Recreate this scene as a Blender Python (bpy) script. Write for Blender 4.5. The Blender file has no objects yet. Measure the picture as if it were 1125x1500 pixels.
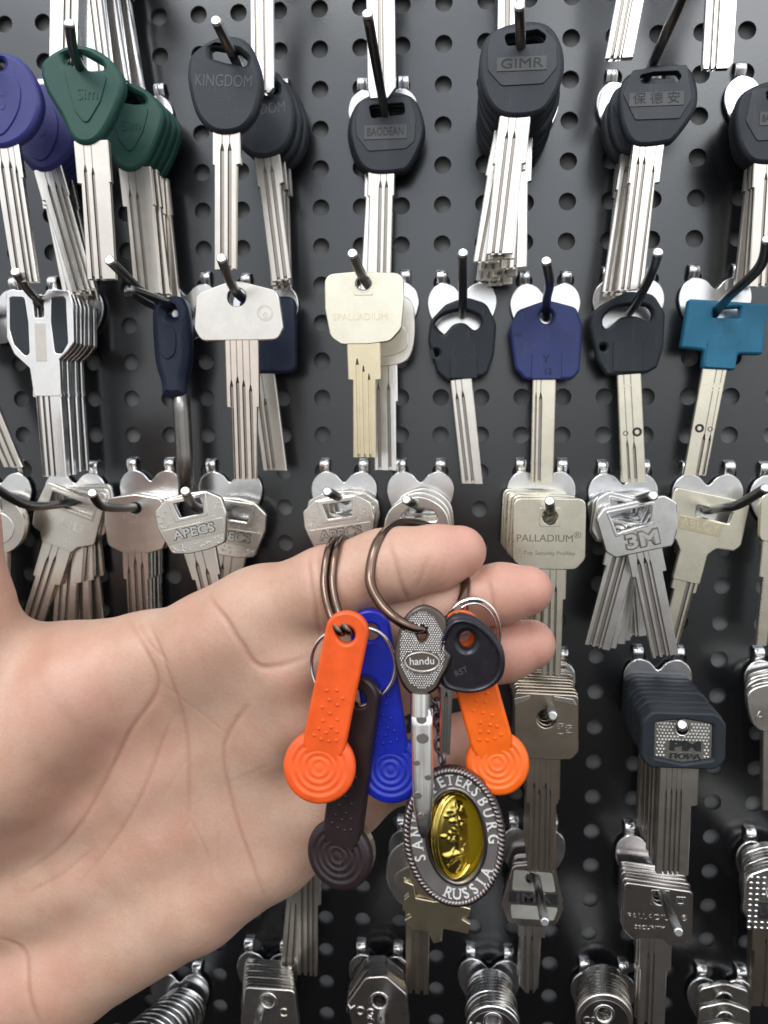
import bpy, bmesh, math, random
import numpy as np
from mathutils import Vector, Matrix
random.seed(7); np.random.seed(7)
sc = bpy.context.scene
COL = sc.collection
MM = 0.001
# ---------------------------------------------------------------- camera
# board = plane y 0, x right, z up; the camera stands 298 mm in front of it
FPX, DB = 1150.0, 298.0
YAW, PIT, ROLL = math.radians(5.2517), math.radians(5.7277), math.radians(.031)
Fv = Vector((-math.sin(YAW)*math.cos(PIT), math.cos(YAW)*math.cos(PIT), -math.sin(PIT)))
R0 = Fv.cross(Vector((0, 0, 1))).normalized(); U0 = R0.cross(Fv)
Rv = R0*math.cos(ROLL)+U0*math.sin(ROLL); Uv = -R0*math.sin(ROLL)+U0*math.cos(ROLL)
CAMP = Vector((0, -DB, 0))
def P(px, py, dep):
    """point (mm) at height dep off the board that the photo shows at px, py"""
    d = Fv*FPX+Rv*(px-562.5)-Uv*(py-750)
    return CAMP+d*((DB-dep)/d.y)
def scl(px, py, dep):
    return 40/((P(px+20, py, dep)-P(px-20, py, dep)).length)
cam = bpy.data.cameras.new('camera'); co = bpy.data.objects.new('camera', cam); COL.objects.link(co)
cam.sensor_fit = 'VERTICAL'; cam.sensor_height = 36; cam.lens = 36*FPX/1500
cam.clip_start = .005; cam.clip_end = 50
Mx = Matrix((Rv, Uv, -Fv)).transposed().to_4x4(); Mx.translation = CAMP*MM
co.matrix_world = Mx
cam.dof.use_dof = True; cam.dof.focus_distance = .232; cam.dof.aperture_fstop = 15
sc.camera = co

# ---------------------------------------------------------------- materials
def newmat(name):
    m = bpy.data.materials.new(name); m.use_nodes = True
    nt = m.node_tree; b = nt.nodes['Principled BSDF']
    return m, nt, b
def N(nt, t, **k):
    n = nt.nodes.new(t)
    for a, v in k.items():
        if a in n.inputs.keys(): n.inputs[a].default_value = v
        else: setattr(n, a, v)
    return n
def coords(nt, scale=(1, 1, 1)):
    tc = N(nt, 'ShaderNodeTexCoord'); oi = N(nt, 'ShaderNodeObjectInfo')
    mp = N(nt, 'ShaderNodeMapping'); mp.inputs['Scale'].default_value = scale
    add = N(nt, 'ShaderNodeVectorMath', operation='ADD')
    nt.links.new(tc.outputs['Object'], add.inputs[0]); nt.links.new(oi.outputs['Random'], add.inputs[1])
    nt.links.new(add.outputs[0], mp.inputs['Vector'])
    return mp.outputs[0]
def ramp(nt, fac, stops):
    r = N(nt, 'ShaderNodeValToRGB'); nt.links.new(fac, r.inputs[0])
    e = r.color_ramp.elements
    while len(e) < len(stops): e.new(.5)
    for i, (p, c) in enumerate(stops):
        e[i].position = p; e[i].color = (*c, 1) if len(c) == 3 else c
    return r.outputs[0]
def metal(name, col, rough=.3, var=.06, bump=.10, stretch=(3000, 3000, 260), dirt=.93):
    m, nt, b = newmat(name)
    v = coords(nt, stretch); v2 = coords(nt, (170, 170, 170))
    n1 = N(nt, 'ShaderNodeTexNoise', Scale=1.0, Detail=3.0); nt.links.new(v, n1.inputs['Vector'])
    n2 = N(nt, 'ShaderNodeTexNoise', Scale=1.0, Detail=5.0, Roughness=.65); nt.links.new(v2, n2.inputs['Vector'])
    c = ramp(nt, n2.outputs[0], [(.3, tuple(x*dirt for x in col)), (.55, col), (.8, tuple(min(1, x*1.06) for x in col))])
    nt.links.new(c, b.inputs['Base Color'])
    r = N(nt, 'ShaderNodeMapRange'); r.inputs[3].default_value = rough-var*.6; r.inputs[4].default_value = rough+var
    nt.links.new(n2.outputs[0], r.inputs[0]); nt.links.new(r.outputs[0], b.inputs['Roughness'])
    bp = N(nt, 'ShaderNodeBump', Strength=bump, Distance=.0002); nt.links.new(n1.outputs[0], bp.inputs['Height'])
    nt.links.new(bp.outputs[0], b.inputs['Normal'])
    b.inputs['Metallic'].default_value = 1
    return m
def plastic(name, col, rough=.45, bump=.12, var=.12, spec=.5, scale=2600):
    m, nt, b = newmat(name)
    v = coords(nt, (scale,)*3); v2 = coords(nt, (220,)*3)
    n1 = N(nt, 'ShaderNodeTexNoise', Scale=1.0, Detail=2.0); nt.links.new(v, n1.inputs['Vector'])
    n2 = N(nt, 'ShaderNodeTexNoise', Scale=1.0, Detail=5.0); nt.links.new(v2, n2.inputs['Vector'])
    c = ramp(nt, n2.outputs[0], [(.3, tuple(x*.86 for x in col)), (.7, tuple(min(1, x*1.08) for x in col))])
    nt.links.new(c, b.inputs['Base Color'])
    r = N(nt, 'ShaderNodeMapRange'); r.inputs[3].default_value = rough-var*.5; r.inputs[4].default_value = rough+var
    nt.links.new(n2.outputs[0], r.inputs[0]); nt.links.new(r.outputs[0], b.inputs['Roughness'])
    bp = N(nt, 'ShaderNodeBump', Strength=bump, Distance=.0002); nt.links.new(n1.outputs[0], bp.inputs['Height'])
    nt.links.new(bp.outputs[0], b.inputs['Normal'])
    v3 = coords(nt, (900, 900, 120)); n3 = N(nt, 'ShaderNodeTexNoise', Scale=1.0, Detail=4.0, Roughness=.7); nt.links.new(v3, n3.inputs['Vector'])
    sf = ramp(nt, n3.outputs[0], [(.60, (0, 0, 0)), (.72, (.16, .16, .16))])
    mx = N(nt, 'ShaderNodeMix', data_type='RGBA'); nt.links.new(sf, mx.inputs[0]); nt.links.new(c, mx.inputs[6]); mx.inputs[7].default_value = (*[min(1, x*.6+.18) for x in col], 1)
    nt.links.new(mx.outputs[2], b.inputs['Base Color'])
    b.inputs['Specular IOR Level'].default_value = spec
    if max(col) < .05: b.inputs['Specular Tint'].default_value = (.84, .92, 1, 1)
    return m
M = {}
M['nickel'] = metal('nickel', (.86, .83, .78), .25)
M['nickel_dull'] = metal('nickel_dull', (.72, .68, .62), .30)
M['silver'] = metal('silver', (.93, .93, .93), .20)
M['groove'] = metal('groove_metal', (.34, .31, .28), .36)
M['brass'] = metal('brass', (.80, .71, .50), .30)
M['pale_brass'] = metal('pale_brass', (.88, .84, .70), .27)
M['bronze'] = metal('bronze', (.55, .47, .38), .30)
M['copper'] = metal('copper', (.82, .72, .64), .3)
M['zinc'] = metal('zinc_plate', (.88, .89, .91), .20, bump=.03, var=.08)
M['rod'] = metal('rod_steel', (.20, .20, .20), .28, bump=.05)
M['tip'] = metal('rod_end', (.95, .95, .95), .30)
M['gun'] = metal('gunmetal', (.24, .21, .21), .30)
M['ring'] = metal('ring_steel', (.17, .115, .09), .22, bump=.04)
M['chrome'] = metal('chrome', (.92, .91, .90), .16, bump=.03)
M['pewter'] = metal('pewter', (.58, .53, .50), .27)
M['pewter_dark'] = metal('pewter_dark', (.12, .10, .088), .3)
M['dark_steel'] = metal('dark_steel', (.27, .26, .25), .3)
M['frost'] = plastic('frosted_band', (.40, .39, .35), .5)
M['gold'] = metal('gold', (.95, .76, .20), .13, bump=.05)
M['black'] = plastic('black_plastic', (.019, .022, .028), .46, .28)
M['black_soft'] = plastic('black_rubber', (.016, .020, .026), .55, .2)
M['black_gloss'] = plastic('black_gloss', (.016, .013, .018), .25, .05)
M['panel'] = plastic('black_panel', (.040, .042, .048), .4)
M['letter_dark'] = plastic('dark_lettering', (.075, .077, .085), .35)
M['green'] = plastic('green_plastic', (.012, .072, .056), .5)
M['purple'] = plastic('purple_plastic', (.038, .042, .21), .45)
M['navy'] = plastic('navy_plastic', (.009, .014, .038), .42)
M['blue'] = plastic('blue_plastic', (.022, .036, .155), .5)
M['teal'] = plastic('teal_plastic', (.010, .14, .25), .55, .35)
M['orange'] = plastic('orange_plastic', (.90, .115, .018), .36, .04)
M['orange2'] = plastic('orange_plastic_warm', (.93, .145, .008), .36, .04)
M['cobalt'] = plastic('cobalt_plastic', (.008, .022, .42), .32, .04)
M['brown'] = plastic('dark_brown_plastic', (.026, .015, .016), .36, .06)
M['enamel'] = plastic('grey_enamel', (.14, .128, .125), .35, .03)
M['white'] = plastic('white_paint', (.75, .74, .72), .45, .05)
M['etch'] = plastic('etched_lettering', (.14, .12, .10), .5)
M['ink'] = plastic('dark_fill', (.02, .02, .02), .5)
m, nt, b = newmat('amber_glass'); b.inputs['Base Color'].default_value = (.92, .68, .03, 1)
b.inputs['Roughness'].default_value = .08; b.inputs['Metallic'].default_value = .85; M['amber'] = m

# board paint: black, lightly orange-peeled, worn semi-gloss
m, nt, b = newmat('board_paint')
tc = N(nt, 'ShaderNodeTexCoord')
n1 = N(nt, 'ShaderNodeTexNoise', Scale=900.0, Detail=2.0); nt.links.new(tc.outputs['Object'], n1.inputs['Vector'])
n2 = N(nt, 'ShaderNodeTexNoise', Scale=14.0, Detail=6.0, Roughness=.6); nt.links.new(tc.outputs['Object'], n2.inputs['Vector'])
nt.links.new(ramp(nt, n2.outputs[0], [(.3, (.0045, .0048, .006)), (.7, (.0075, .0078, .0095))]), b.inputs['Base Color'])
r = N(nt, 'ShaderNodeMapRange'); r.inputs[3].default_value = .19; r.inputs[4].default_value = .29
nt.links.new(n2.outputs[0], r.inputs[0]); nt.links.new(r.outputs[0], b.inputs['Roughness'])
n3 = N(nt, 'ShaderNodeTexNoise', Scale=1400.0, Detail=1.0); nt.links.new(tc.outputs['Object'], n3.inputs['Vector'])
dst = ramp(nt, n3.outputs[0], [(.72, (0, 0, 0)), (.80, (1, 1, 1))])   # dust specks
dm = N(nt, 'ShaderNodeMix', data_type='RGBA'); nt.links.new(dst, dm.inputs[0]); nt.links.new(b.inputs['Base Color'].links[0].from_socket, dm.inputs[6]); dm.inputs[7].default_value = (.09, .09, .09, 1); nt.links.new(dm.outputs[2], b.inputs['Base Color'])
bp = N(nt, 'ShaderNodeBump', Strength=.10, Distance=.0002); nt.links.new(n1.outputs[0], bp.inputs['Height']); nt.links.new(bp.outputs[0], b.inputs['Normal'])
b.inputs['Coat Weight'].default_value = .5; b.inputs['Coat Roughness'].default_value = .22; b.inputs['Specular IOR Level'].default_value = 1.0; b.inputs['Specular Tint'].default_value = (.90, .95, 1, 1)
M['board'] = m
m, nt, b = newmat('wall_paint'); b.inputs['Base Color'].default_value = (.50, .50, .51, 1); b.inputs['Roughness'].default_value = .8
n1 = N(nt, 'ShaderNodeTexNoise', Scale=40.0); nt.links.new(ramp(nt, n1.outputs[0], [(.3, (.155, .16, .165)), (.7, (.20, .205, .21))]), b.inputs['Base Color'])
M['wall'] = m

# ---------------------------------------------------------------- mesh helpers
def link(name, me, mat, parent=None, loc=None, smooth=False):
    o = bpy.data.objects.new(name, me); COL.objects.link(o)
    if mat and not me.materials: me.materials.append(M[mat] if isinstance(mat, str) else mat)
    if parent: o.parent = parent
    if loc is not None: o.location = loc
    if smooth:
        for p in me.polygons: p.use_smooth = True
    return o
def bm_mesh(name, bm):
    bmesh.ops.recalc_face_normals(bm, faces=bm.faces)
    me = bpy.data.meshes.new(name); bm.to_mesh(me); bm.free(); return me
def empty(name, loc, label, cat, group=None):
    o = bpy.data.objects.new(name, None); COL.objects.link(o)
    o.location = Vector(loc)*MM; o.empty_display_size = .004
    o['label'] = label; o['category'] = cat
    if group: o['group'] = group
    return o
def copy_tree(o, parent=None):
    c = o.copy(); COL.objects.link(c); c.parent = parent
    for ch in o.children: copy_tree(ch, c)
    return c
def rp(pts, r=0, seg=6):
    """polygon with rounded corners"""
    out = []; n = len(pts)
    for i in range(n):
        p = pts[i]; rr = p[2] if len(p) > 2 else r
        a = Vector(pts[i-1][:2]); b_ = Vector(p[:2]); c = Vector(pts[(i+1) % n][:2])
        u = (a-b_); v = (c-b_); lu, lv = u.length, v.length
        if rr <= 0 or lu < 1e-6 or lv < 1e-6: out.append(tuple(b_)); continue
        u /= lu; v /= lv
        ang = math.acos(max(-1, min(1, u.dot(v)))); t = min(rr/max(math.tan(ang/2), 1e-3), lu*.49, lv*.49)
        p0 = b_+u*t; p1 = b_+v*t
        for k in range(seg+1):
            s = k/seg; q = p0*(1-s)**2+b_*2*s*(1-s)+p1*s*s
            out.append((q.x, q.y))
    return out
def ell(cx, cy, rx, ry=None, n=28, rot=0):
    ry = rx if ry is None else ry; c, s = math.cos(math.radians(rot)), math.sin(math.radians(rot))
    return [(cx+rx*math.cos(2*math.pi*k/n)*c-ry*math.sin(2*math.pi*k/n)*s, cy+rx*math.cos(2*math.pi*k/n)*s+ry*math.sin(2*math.pi*k/n)*c) for k in range(n)]
def rect(x0, y0, x1, y1, r=0): return rp([(x0, y0), (x1, y0), (x1, y1), (x0, y1)], r)
def smoothloop(pts, n=5):
    out = []; L = len(pts)
    for i in range(L):
        p0, p1, p2, p3 = [Vector(pts[(i+k-1) % L][:2]) for k in range(4)]
        for k in range(n):
            t = k/n
            q = .5*((2*p1)+(p2-p0)*t+(2*p0-5*p1+4*p2-p3)*t*t+(3*p1-p0-3*p2+p3)*t**3)
            out.append((q.x, q.y))
    return out
UP = Matrix.Rotation(math.radians(90), 4, 'X')
def curve_mesh(loops, th, bev):
    """loops in mm (x right, y up) -> extruded plate, front towards -y"""
    cu = bpy.data.curves.new('c', 'CURVE'); cu.dimensions = '2D'; cu.fill_mode = 'BOTH'
    bev = min(bev, th*.48)
    cu.bevel_depth = bev*MM; cu.offset = -bev*MM; cu.extrude = max(th/2-bev, 0)*MM; cu.bevel_resolution = 1
    for lp in loops:
        s = cu.splines.new('POLY'); s.points.add(len(lp)-1)
        for i, (x, y) in enumerate(lp): s.points[i].co = (x*MM, y*MM, 0, 1)
        s.use_cyclic_u = True
    ob = bpy.data.objects.new('c', cu); me = bpy.data.meshes.new_from_object(ob)
    bpy.data.objects.remove(ob); bpy.data.curves.remove(cu)
    me.transform(UP); return me
def text_mesh(s, size, th, sx=1.0, bold=0.0):
    cu = bpy.data.curves.new('t', 'FONT'); cu.body = s; cu.size = size*MM; cu.align_x = 'CENTER'; cu.align_y = 'CENTER'
    cu.extrude = th/2*MM; cu.offset = bold*MM; cu.resolution_u = 3
    ob = bpy.data.objects.new('t', cu); me = bpy.data.meshes.new_from_object(ob)
    bpy.data.objects.remove(ob); bpy.data.curves.remove(cu)
    me.transform(UP @ Matrix.Scale(sx, 4, (1, 0, 0))); return me
def crom(pts, n=10, closed=False):
    pts = [Vector(p) for p in pts]; L = len(pts); out = []
    rng = range(L) if closed else range(L-1)
    for i in rng:
        g = (lambda k: pts[k % L]) if closed else (lambda k: pts[max(0, min(L-1, k))])
        p0, p1, p2, p3 = g(i-1), g(i), g(i+1), g(i+2)
        for k in range(n):
            t = k/n
            out.append(.5*((2*p1)+(p2-p0)*t+(2*p0-5*p1+4*p2-p3)*t*t+(3*p1-p0-3*p2+p3)*t**3))
    if not closed: out.append(pts[-1])
    return out
def tube(bm, pts, r, n=10, closed=False):
    """sweep (mm points)"""
    pts = [Vector(p) for p in pts]; L = len(pts); rings = []
    t0 = (pts[1]-pts[0]).normalized(); up = Vector((0, 0, 1)) if abs(t0.z) < .9 else Vector((1, 0, 0))
    u = t0.cross(up).normalized()
    for i, p in enumerate(pts):
        if closed: t = (pts[(i+1) % L]-pts[i-1]).normalized()
        else: t = (pts[min(i+1, L-1)]-pts[max(i-1, 0)]).normalized()
        u = (u-t*u.dot(t)).normalized(); v = t.cross(u)
        rr = r[i] if isinstance(r, (list, tuple)) else r
        rings.append([bm.verts.new((p+(u*math.cos(2*math.pi*k/n)+v*math.sin(2*math.pi*k/n))*rr)*MM) for k in range(n)])
    for i in range(L if closed else L-1):
        a, c = rings[i], rings[(i+1) % L]
        off = 0
        if closed and i == L-1:
            off = min(range(n), key=lambda q: (a[0].co-c[q].co).length)
        for k in range(n):
            bm.faces.new((a[k], a[(k+1) % n], c[(k+1+off) % n], c[(k+off) % n]))
    if not closed:
        bm.faces.new(rings[0][::-1]); bm.faces.new(rings[-1])
    return rings
def lathe(bm, prof, n=40, c=(0, 0, 0)):
    """prof [(r, depth towards camera)] about the y axis"""
    rings = []
    for r, h in prof:
        if r < 1e-6: rings.append([bm.verts.new(Vector((c[0], c[1]-h, c[2]))*MM)])
        else: rings.append([bm.verts.new(Vector((c[0]+r*math.cos(2*math.pi*k/n), c[1]-h, c[2]+r*math.sin(2*math.pi*k/n)))*MM) for k in range(n)])
    for a, d in zip(rings, rings[1:]):
        for k in range(n):
            if len(a) == 1: bm.faces.new((a[0], d[k], d[(k+1) % n]))
            elif len(d) == 1: bm.faces.new((a[k], a[(k+1) % n], d[0]))
            else: bm.faces.new((a[k], a[(k+1) % n], d[(k+1) % n], d[k]))

class Key:
    """a key (or fob) traced in photo pixels at its own distance; origin = its hole"""
    def __init__(s, name, hole, dep, label, cat='key', group=None, local=False, ang=0, tilt=0, twist=0):
        s.h = hole; s.s = scl(hole[0], hole[1], dep); s.o = (0, 0) if local else hole
        s.root = empty(name, P(hole[0], hole[1], dep), label, cat, group)
        s.root.rotation_euler = (math.radians(tilt), math.radians(ang), math.radians(twist)); s.front = 1.1
    def L(s, lp): return [((x-s.o[0])/s.s, -(y-s.o[1])/s.s) for x, y in [p[:2] for p in lp]]
    def plate(s, loops, mat, th=2.2, bev=.25, name='bow', parent=None, z=0, rot=0):
        me = curve_mesh([s.L(l) for l in loops], th, bev)
        o = link(name, me, mat, parent or s.root); o.location = (0, -z*MM, 0)
        return o
    def text(s, t, x, y, size, mat='etch', z=1.15, th=.16, rot=0, sx=1.0, bold=.0, name='lettering', parent=None, w=None):
        me = text_mesh(t, size/s.s*1.38, th, sx, bold)
        if w:
            xs = [v.co.x for v in me.vertices]; me.transform(Matrix.Scale(w/s.s*MM/(max(xs)-min(xs)), 4, (1, 0, 0)))
        me.transform(Matrix.Rotation(math.radians(rot), 4, 'Y'))
        me.transform(Matrix.Translation(Vector(((x-s.o[0])/s.s, -z, -(y-s.o[1])/s.s))*MM))
        return link(name, me, mat, parent or s.root)
    def blade(s, xc, lean, prof, gr=(), mat='nickel', th=2.1, gd=.65, z=0, notch=5, name='blade', seed=0):
        """prof [(y, left, right)] about a centre line from xc leaning by lean px; gr [(x, w, y0)] milled grooves"""
        q = s.s; rnd = random.Random(seed+int(xc))
        y0, y1 = prof[0][0], prof[-1][0]
        ys = set([p[0] for p in prof])
        for x, w, g in gr: ys |= {g, g+9, g+2}
        for i in range(1, 9): ys.add(y0+(y1-y0)*i/9)
        rows = []
        for y in sorted(ys):
            if y < y0 or y > y1: continue
            ks = [i for i, p in enumerate(prof) if p[0] == y]
            if len(ks) > 1:
                rows.append((y, prof[ks[0]][1], prof[ks[0]][2])); rows.append((y+1.2, prof[ks[-1]][1], prof[ks[-1]][2]))
            elif ks: rows.append((y, *prof[ks[0]][1:]))
            else:
                for a, c in zip(prof, prof[1:]):
                    if a[0] < y < c[0]:
                        t = (y-a[0])/(c[0]-a[0]); rows.append((y, a[1]+(c[1]-a[1])*t, a[2]+(c[2]-a[2])*t)); break
        rows.sort(key=lambda v: v[0])
        bm = bmesh.new(); front = []; back = []; ch = .3*q
        for ri, (y, l, r) in enumerate(rows):
            cx = xc+lean*(y-y0)/(y1-y0); last = ri == len(rows)-1
            cols = [(l, th/2-.3, 0), (l+ch, th/2, 0)]
            for x, w, g in gr:
                f = 0 if y < g else min(1, ((y-g)/9))
                ww = w*(.35+.65*f) if y >= g else w*.35
                d = gd*f
                for dx, dz in ((-.5, 0), (-.34, 1), (.34, 1), (.5, 0)):
                    xx = max(l+ch, min(r-ch, x+dx*ww)); cols.append((xx, th/2-d*dz, dz))
            cols += [(r-ch, th/2, 0), (r, th/2-.3, 0)]
            fr, bk = [], []
            for x, zz, dz in cols:
                yy = y-(notch*(.6+.5*rnd.random()) if last and dz else 0)-(rnd.random()*1.2 if last else 0)
                X = (cx+x-s.o[0])/q; Z = -(yy-s.o[1])/q
                fr.append(bm.verts.new(Vector((X, -z-zz, Z))*MM)); bk.append(bm.verts.new(Vector((X, -z+th/2, Z))*MM))
            front.append(fr); back.append(bk)
        me_g = []
        for a, c in zip(front, front[1:]):
            for k in range(len(a)-1):
                f = bm.faces.new((a[k], a[k+1], c[k+1], c[k]))
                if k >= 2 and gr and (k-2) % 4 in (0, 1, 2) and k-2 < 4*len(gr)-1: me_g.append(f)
        for a, c in zip(back, back[1:]): bm.faces.new((a[0], c[0], c[-1], a[-1]))
        for k in (0, -1):
            for i in range(len(front)-1): bm.faces.new((front[i][k], front[i+1][k], back[i+1][k], back[i][k]))
        for i in (0, -1):
            for k in range(len(front[0])-1): bm.faces.new((front[i][k], front[i][k+1], back[i][k+1], back[i][k]))
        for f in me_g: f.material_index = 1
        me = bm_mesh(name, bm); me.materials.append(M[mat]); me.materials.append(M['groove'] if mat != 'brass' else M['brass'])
        return link(name, me, None, s.root)
ORD = ['', 'first', 'second', 'third', 'fourth', 'fifth', 'sixth', 'seventh', 'eighth', 'ninth', 'tenth', 'eleventh', 'twelfth']
def stack(k, n, back, desc, angs=None, jit=1.6, start=2, ts=None):
    """copies of key k behind it, along its hook, towards back = (px, py, depth)"""
    a = k.root.location.copy(); c = P(*back)*MM; base = k.root.rotation_euler.y
    grp = 'keys in the '+desc; k.root['group'] = grp
    for i in range(1, n):
        t = ts[i-1] if ts else i/max(1, n-1); r = copy_tree(k.root)
        r.location = a.lerp(c, t)
        d = angs[i-1] if angs else random.uniform(-jit, jit)
        r.rotation_euler.y = base+math.radians(d) if not angs else math.radians(d)
        r.rotation_euler.z += math.radians(random.uniform(-2, 2)); r.rotation_euler.x += math.radians(random.uniform(-1.5, .5))
        r.location.x += random.uniform(-.35, .35)*MM; r.location.z += random.uniform(-.25, .1)*MM
        r['label'] = f'{ORD[i+start-1]} key from the front in the {desc}'; r['group'] = grp
GH = 'hooks on the pegboard'
def hook(tx, ty, tip, desc, base=None, mid=(), dx=58, r=1.55, topdep=None):
    """two-tab plate whose right tab shows at tx, ty; rod runs from the plate to tip (px, py, depth)"""
    pl = P(tx-dx/2, ty+8, 2.0); root = empty('peg_hook', pl, 'hook with dark rod holding the '+desc, 'hook', GH)
    # heart-shaped plate
    pts = [(0, -3.2), (3.2, -.2), (7.5, .9), (11.2, -1.6), (12.6, -6), (11.6, -11), (8.6, -16), (4.5, -19), (0, -20)]
    lp = smoothloop(pts+[(-x, y) for x, y in pts[-2:0:-1]], 4)
    me = curve_mesh([lp], 1.0, .3); link('plate', me, 'zinc', root)
    for sx in (-7.5, 7.5):
        bm = bmesh.new(); prof = [(-.3, .0), (1.2, .1), (2.6, 1.0), (4.0, 1.1), (5.3, .2), (5.9, -1.6), (6.0, -5)]
        rows = []
        for zz, out in prof:
            rows.append([bm.verts.new(Vector((sx+w, -out+q, zz))*MM) for w, q in ((-1.9, .1), (-1.5, -.25), (1.5, -.25), (1.9, .1), (1.9, .6), (-1.9, .6))])
        for a, c in zip(rows, rows[1:]):
            for k in range(6): bm.faces.new((a[k], a[(k+1) % 6], c[(k+1) % 6], c[k]))
        bm.faces.new(rows[0][::-1]); bm.faces.new(rows[-1])
        link('tab', bm_mesh('tab', bm), 'zinc', root, smooth=True)
    b0 = P(*(base or (tx-dx/2, ty+42)), 2.2); e = P(*tip)
    pts = [b0]+[P(*q) for q in mid]+[e]
    if len(pts) > 2: pts = crom(pts, 8)
    d = (pts[-1]-pts[-2]).normalized()
    bm = bmesh.new(); tube(bm, [p-pl for p in pts[:-1]]+[e-d*.5-pl], r, 12)
    link('rod', bm_mesh('rod', bm), 'rod', root, smooth=False)
    bm = bmesh.new(); tube(bm, [e-d*.5-pl, e-d*.15-pl, e+d*.25-pl], [r*1.02, r*1.0, r*.72], 12)
    link('rod_tip', bm_mesh('rod_tip', bm), 'tip', root)
    for c in root.children:
        if c.name.startswith('rod'):
            for p in c.data.polygons: p.use_smooth = len(p.vertices) == 4
    return root

# ---------------------------------------------------------------- the board
def pegboard():
    f_, yaw = FPX, 0
    X0, Z0, PX, PZ, R = -170.98, 153.17, 15.0, 13.977, 3.15
    bm = bmesh.new(); cache = {}; NS = 16
    def V(x, y, z):
        k = (round(x, 2), round(y, 2), round(z, 2))
        if k not in cache: cache[k] = bm.verts.new(Vector((x, y, z))*MM)
        return cache[k]
    for i in range(-9, 30):
        for j in range(-7, 37):
            cx, cz = X0+PX*i, Z0-PZ*j
            o, c, b = [], [], []
            for k in range(NS):
                a = 2*math.pi*k/NS; ca, sa = math.cos(a), math.sin(a)
                m = max(abs(ca), abs(sa)); o.append(V(cx+ca/m*PX/2, 0, cz+sa/m*PZ/2))
                c.append(bm.verts.new(Vector((cx+R*ca, 0, cz+R*sa))*MM)); b.append(bm.verts.new(Vector((cx+R*ca, 1.3, cz+R*sa))*MM))
            for k in range(NS):
                n = (k+1) % NS
                bm.faces.new((o[k], o[n], c[n], c[k])); bm.faces.new((c[k], c[n], b[n], b[k]))
    me = bm_mesh('pegboard', bm)
    if me.polygons[0].normal.y > 0: me.flip_normals()
    o = link('pegboard', me, 'board')
    o['label'] = 'black painted perforated metal pegboard with rows of round holes behind the keys'; o['category'] = 'pegboard'
    bm = bmesh.new(); vs = [bm.verts.new(Vector(v)*MM) for v in ((-420, 3.2, -480), (420, 3.2, -480), (420, 3.2, 420), (-420, 3.2, 420))]
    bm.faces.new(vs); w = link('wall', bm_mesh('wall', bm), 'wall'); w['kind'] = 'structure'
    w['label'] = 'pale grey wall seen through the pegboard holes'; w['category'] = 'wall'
pegboard()

# ================================================================ ROW ONE: plastic heads
def panel_key(hole, dep, label, out, slot, inset, lab, txt, bl, name='plastic_head_key', txs=15, th=4.2, sx=1.0):
    lx = [p[0] for p in lab]; tw = (max(lx)-min(lx))*.84
    k = Key(name, hole, dep, label)
    body = k.plate([out, slot], 'black', th, 1.3, 'bow')
    if inset: k.plate([inset, slot], 'panel', .5, .2, 'inset', body, th/2+.05)
    if lab: k.plate([lab], 'letter_dark', .3, .1, 'name_plate', body, th/2+.36)
    if txt: k.text(txt, (max(lx)+min(lx))/2, (min(p[1] for p in lab)+max(p[1] for p in lab))/2 if lab else hole[1]+30, txs, 'ink' if lab else 'letter_dark', z=th/2+(.52 if lab else .06), parent=body, w=tw)
    k.blade(*bl[0], **bl[1]); return k
# purple stack, left edge
D = 44
k = Key('plastic_head_key', (2, 94), D, 'frontmost purple plastic-headed key at the left edge of the board')
o_ = smoothloop([(-62, 118), (-40, 92), (-5, 80), (28, 88), (50, 112), (62, 150), (48, 185), (20, 205), (-10, 207), (-35, 180), (-55, 150)])
body = k.plate([o_, ell(0, 98, 11, 8)], 'purple', 4.6, 1.5); k.plate([smoothloop([(-30, 112), (5, 108), (32, 125), (30, 160), (5, 192), (-18, 180)])], 'purple', .6, .25, 'inset', body, 2.4)
k.text('S', 6, 150, 22, 'purple', z=2.75, parent=body)
k.blade(8, 21, [(203, -29, 16), (248, -29, 16), (248, -24, 14), (392, -22, 14)], [(-12, 5, 225), (0, 5, 225), (8, 4, 232)], 'nickel')
stack(k, 6, (84, 168, 8), 'stack of purple-headed keys', angs=[-9, -6, -3, -5, -1], ts=[.58, .70, .8, .9, 1])
hook(118, 128, (-66, 46, 62), 'stack of purple-headed keys')
# green stack
k = Key('plastic_head_key', (124, 94), 44, 'frontmost green triangular-headed key')
o_ = smoothloop([(70, 88), (104, 72), (140, 76), (170, 98), (184, 126), (172, 160), (150, 194), (128, 206), (106, 198), (90, 166), (70, 132), (63, 106)])
body = k.plate([o_, rp([(96, 84), (120, 80), (152, 98), (156, 106), (130, 106), (98, 94)], 5)], 'green', 4.6, 1.5)
k.plate([rp([(97, 100), (162, 114), (150, 150), (128, 182), (112, 160)], 9)], 'green', .6, .25, 'inset', body, 2.4)
k.text('Sim', 132, 140, 16, 'green', z=2.8, parent=body)
k.blade(130, 8, [(199, -25, 26), (256, -24, 26), (256, -18, 24), (391, -20, 22)], [(-10, 5, 232), (1, 5, 236)], 'nickel_dull')
stack(k, 5, (212, 166, 9), 'stack of green-headed keys', angs=[-2.5, -4, -1, -3.5], ts=[.66, .78, .9, 1])
hook(234, 137, (101, 33, 62), 'stack of green-headed keys', mid=[(122, 105, 44)])
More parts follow.
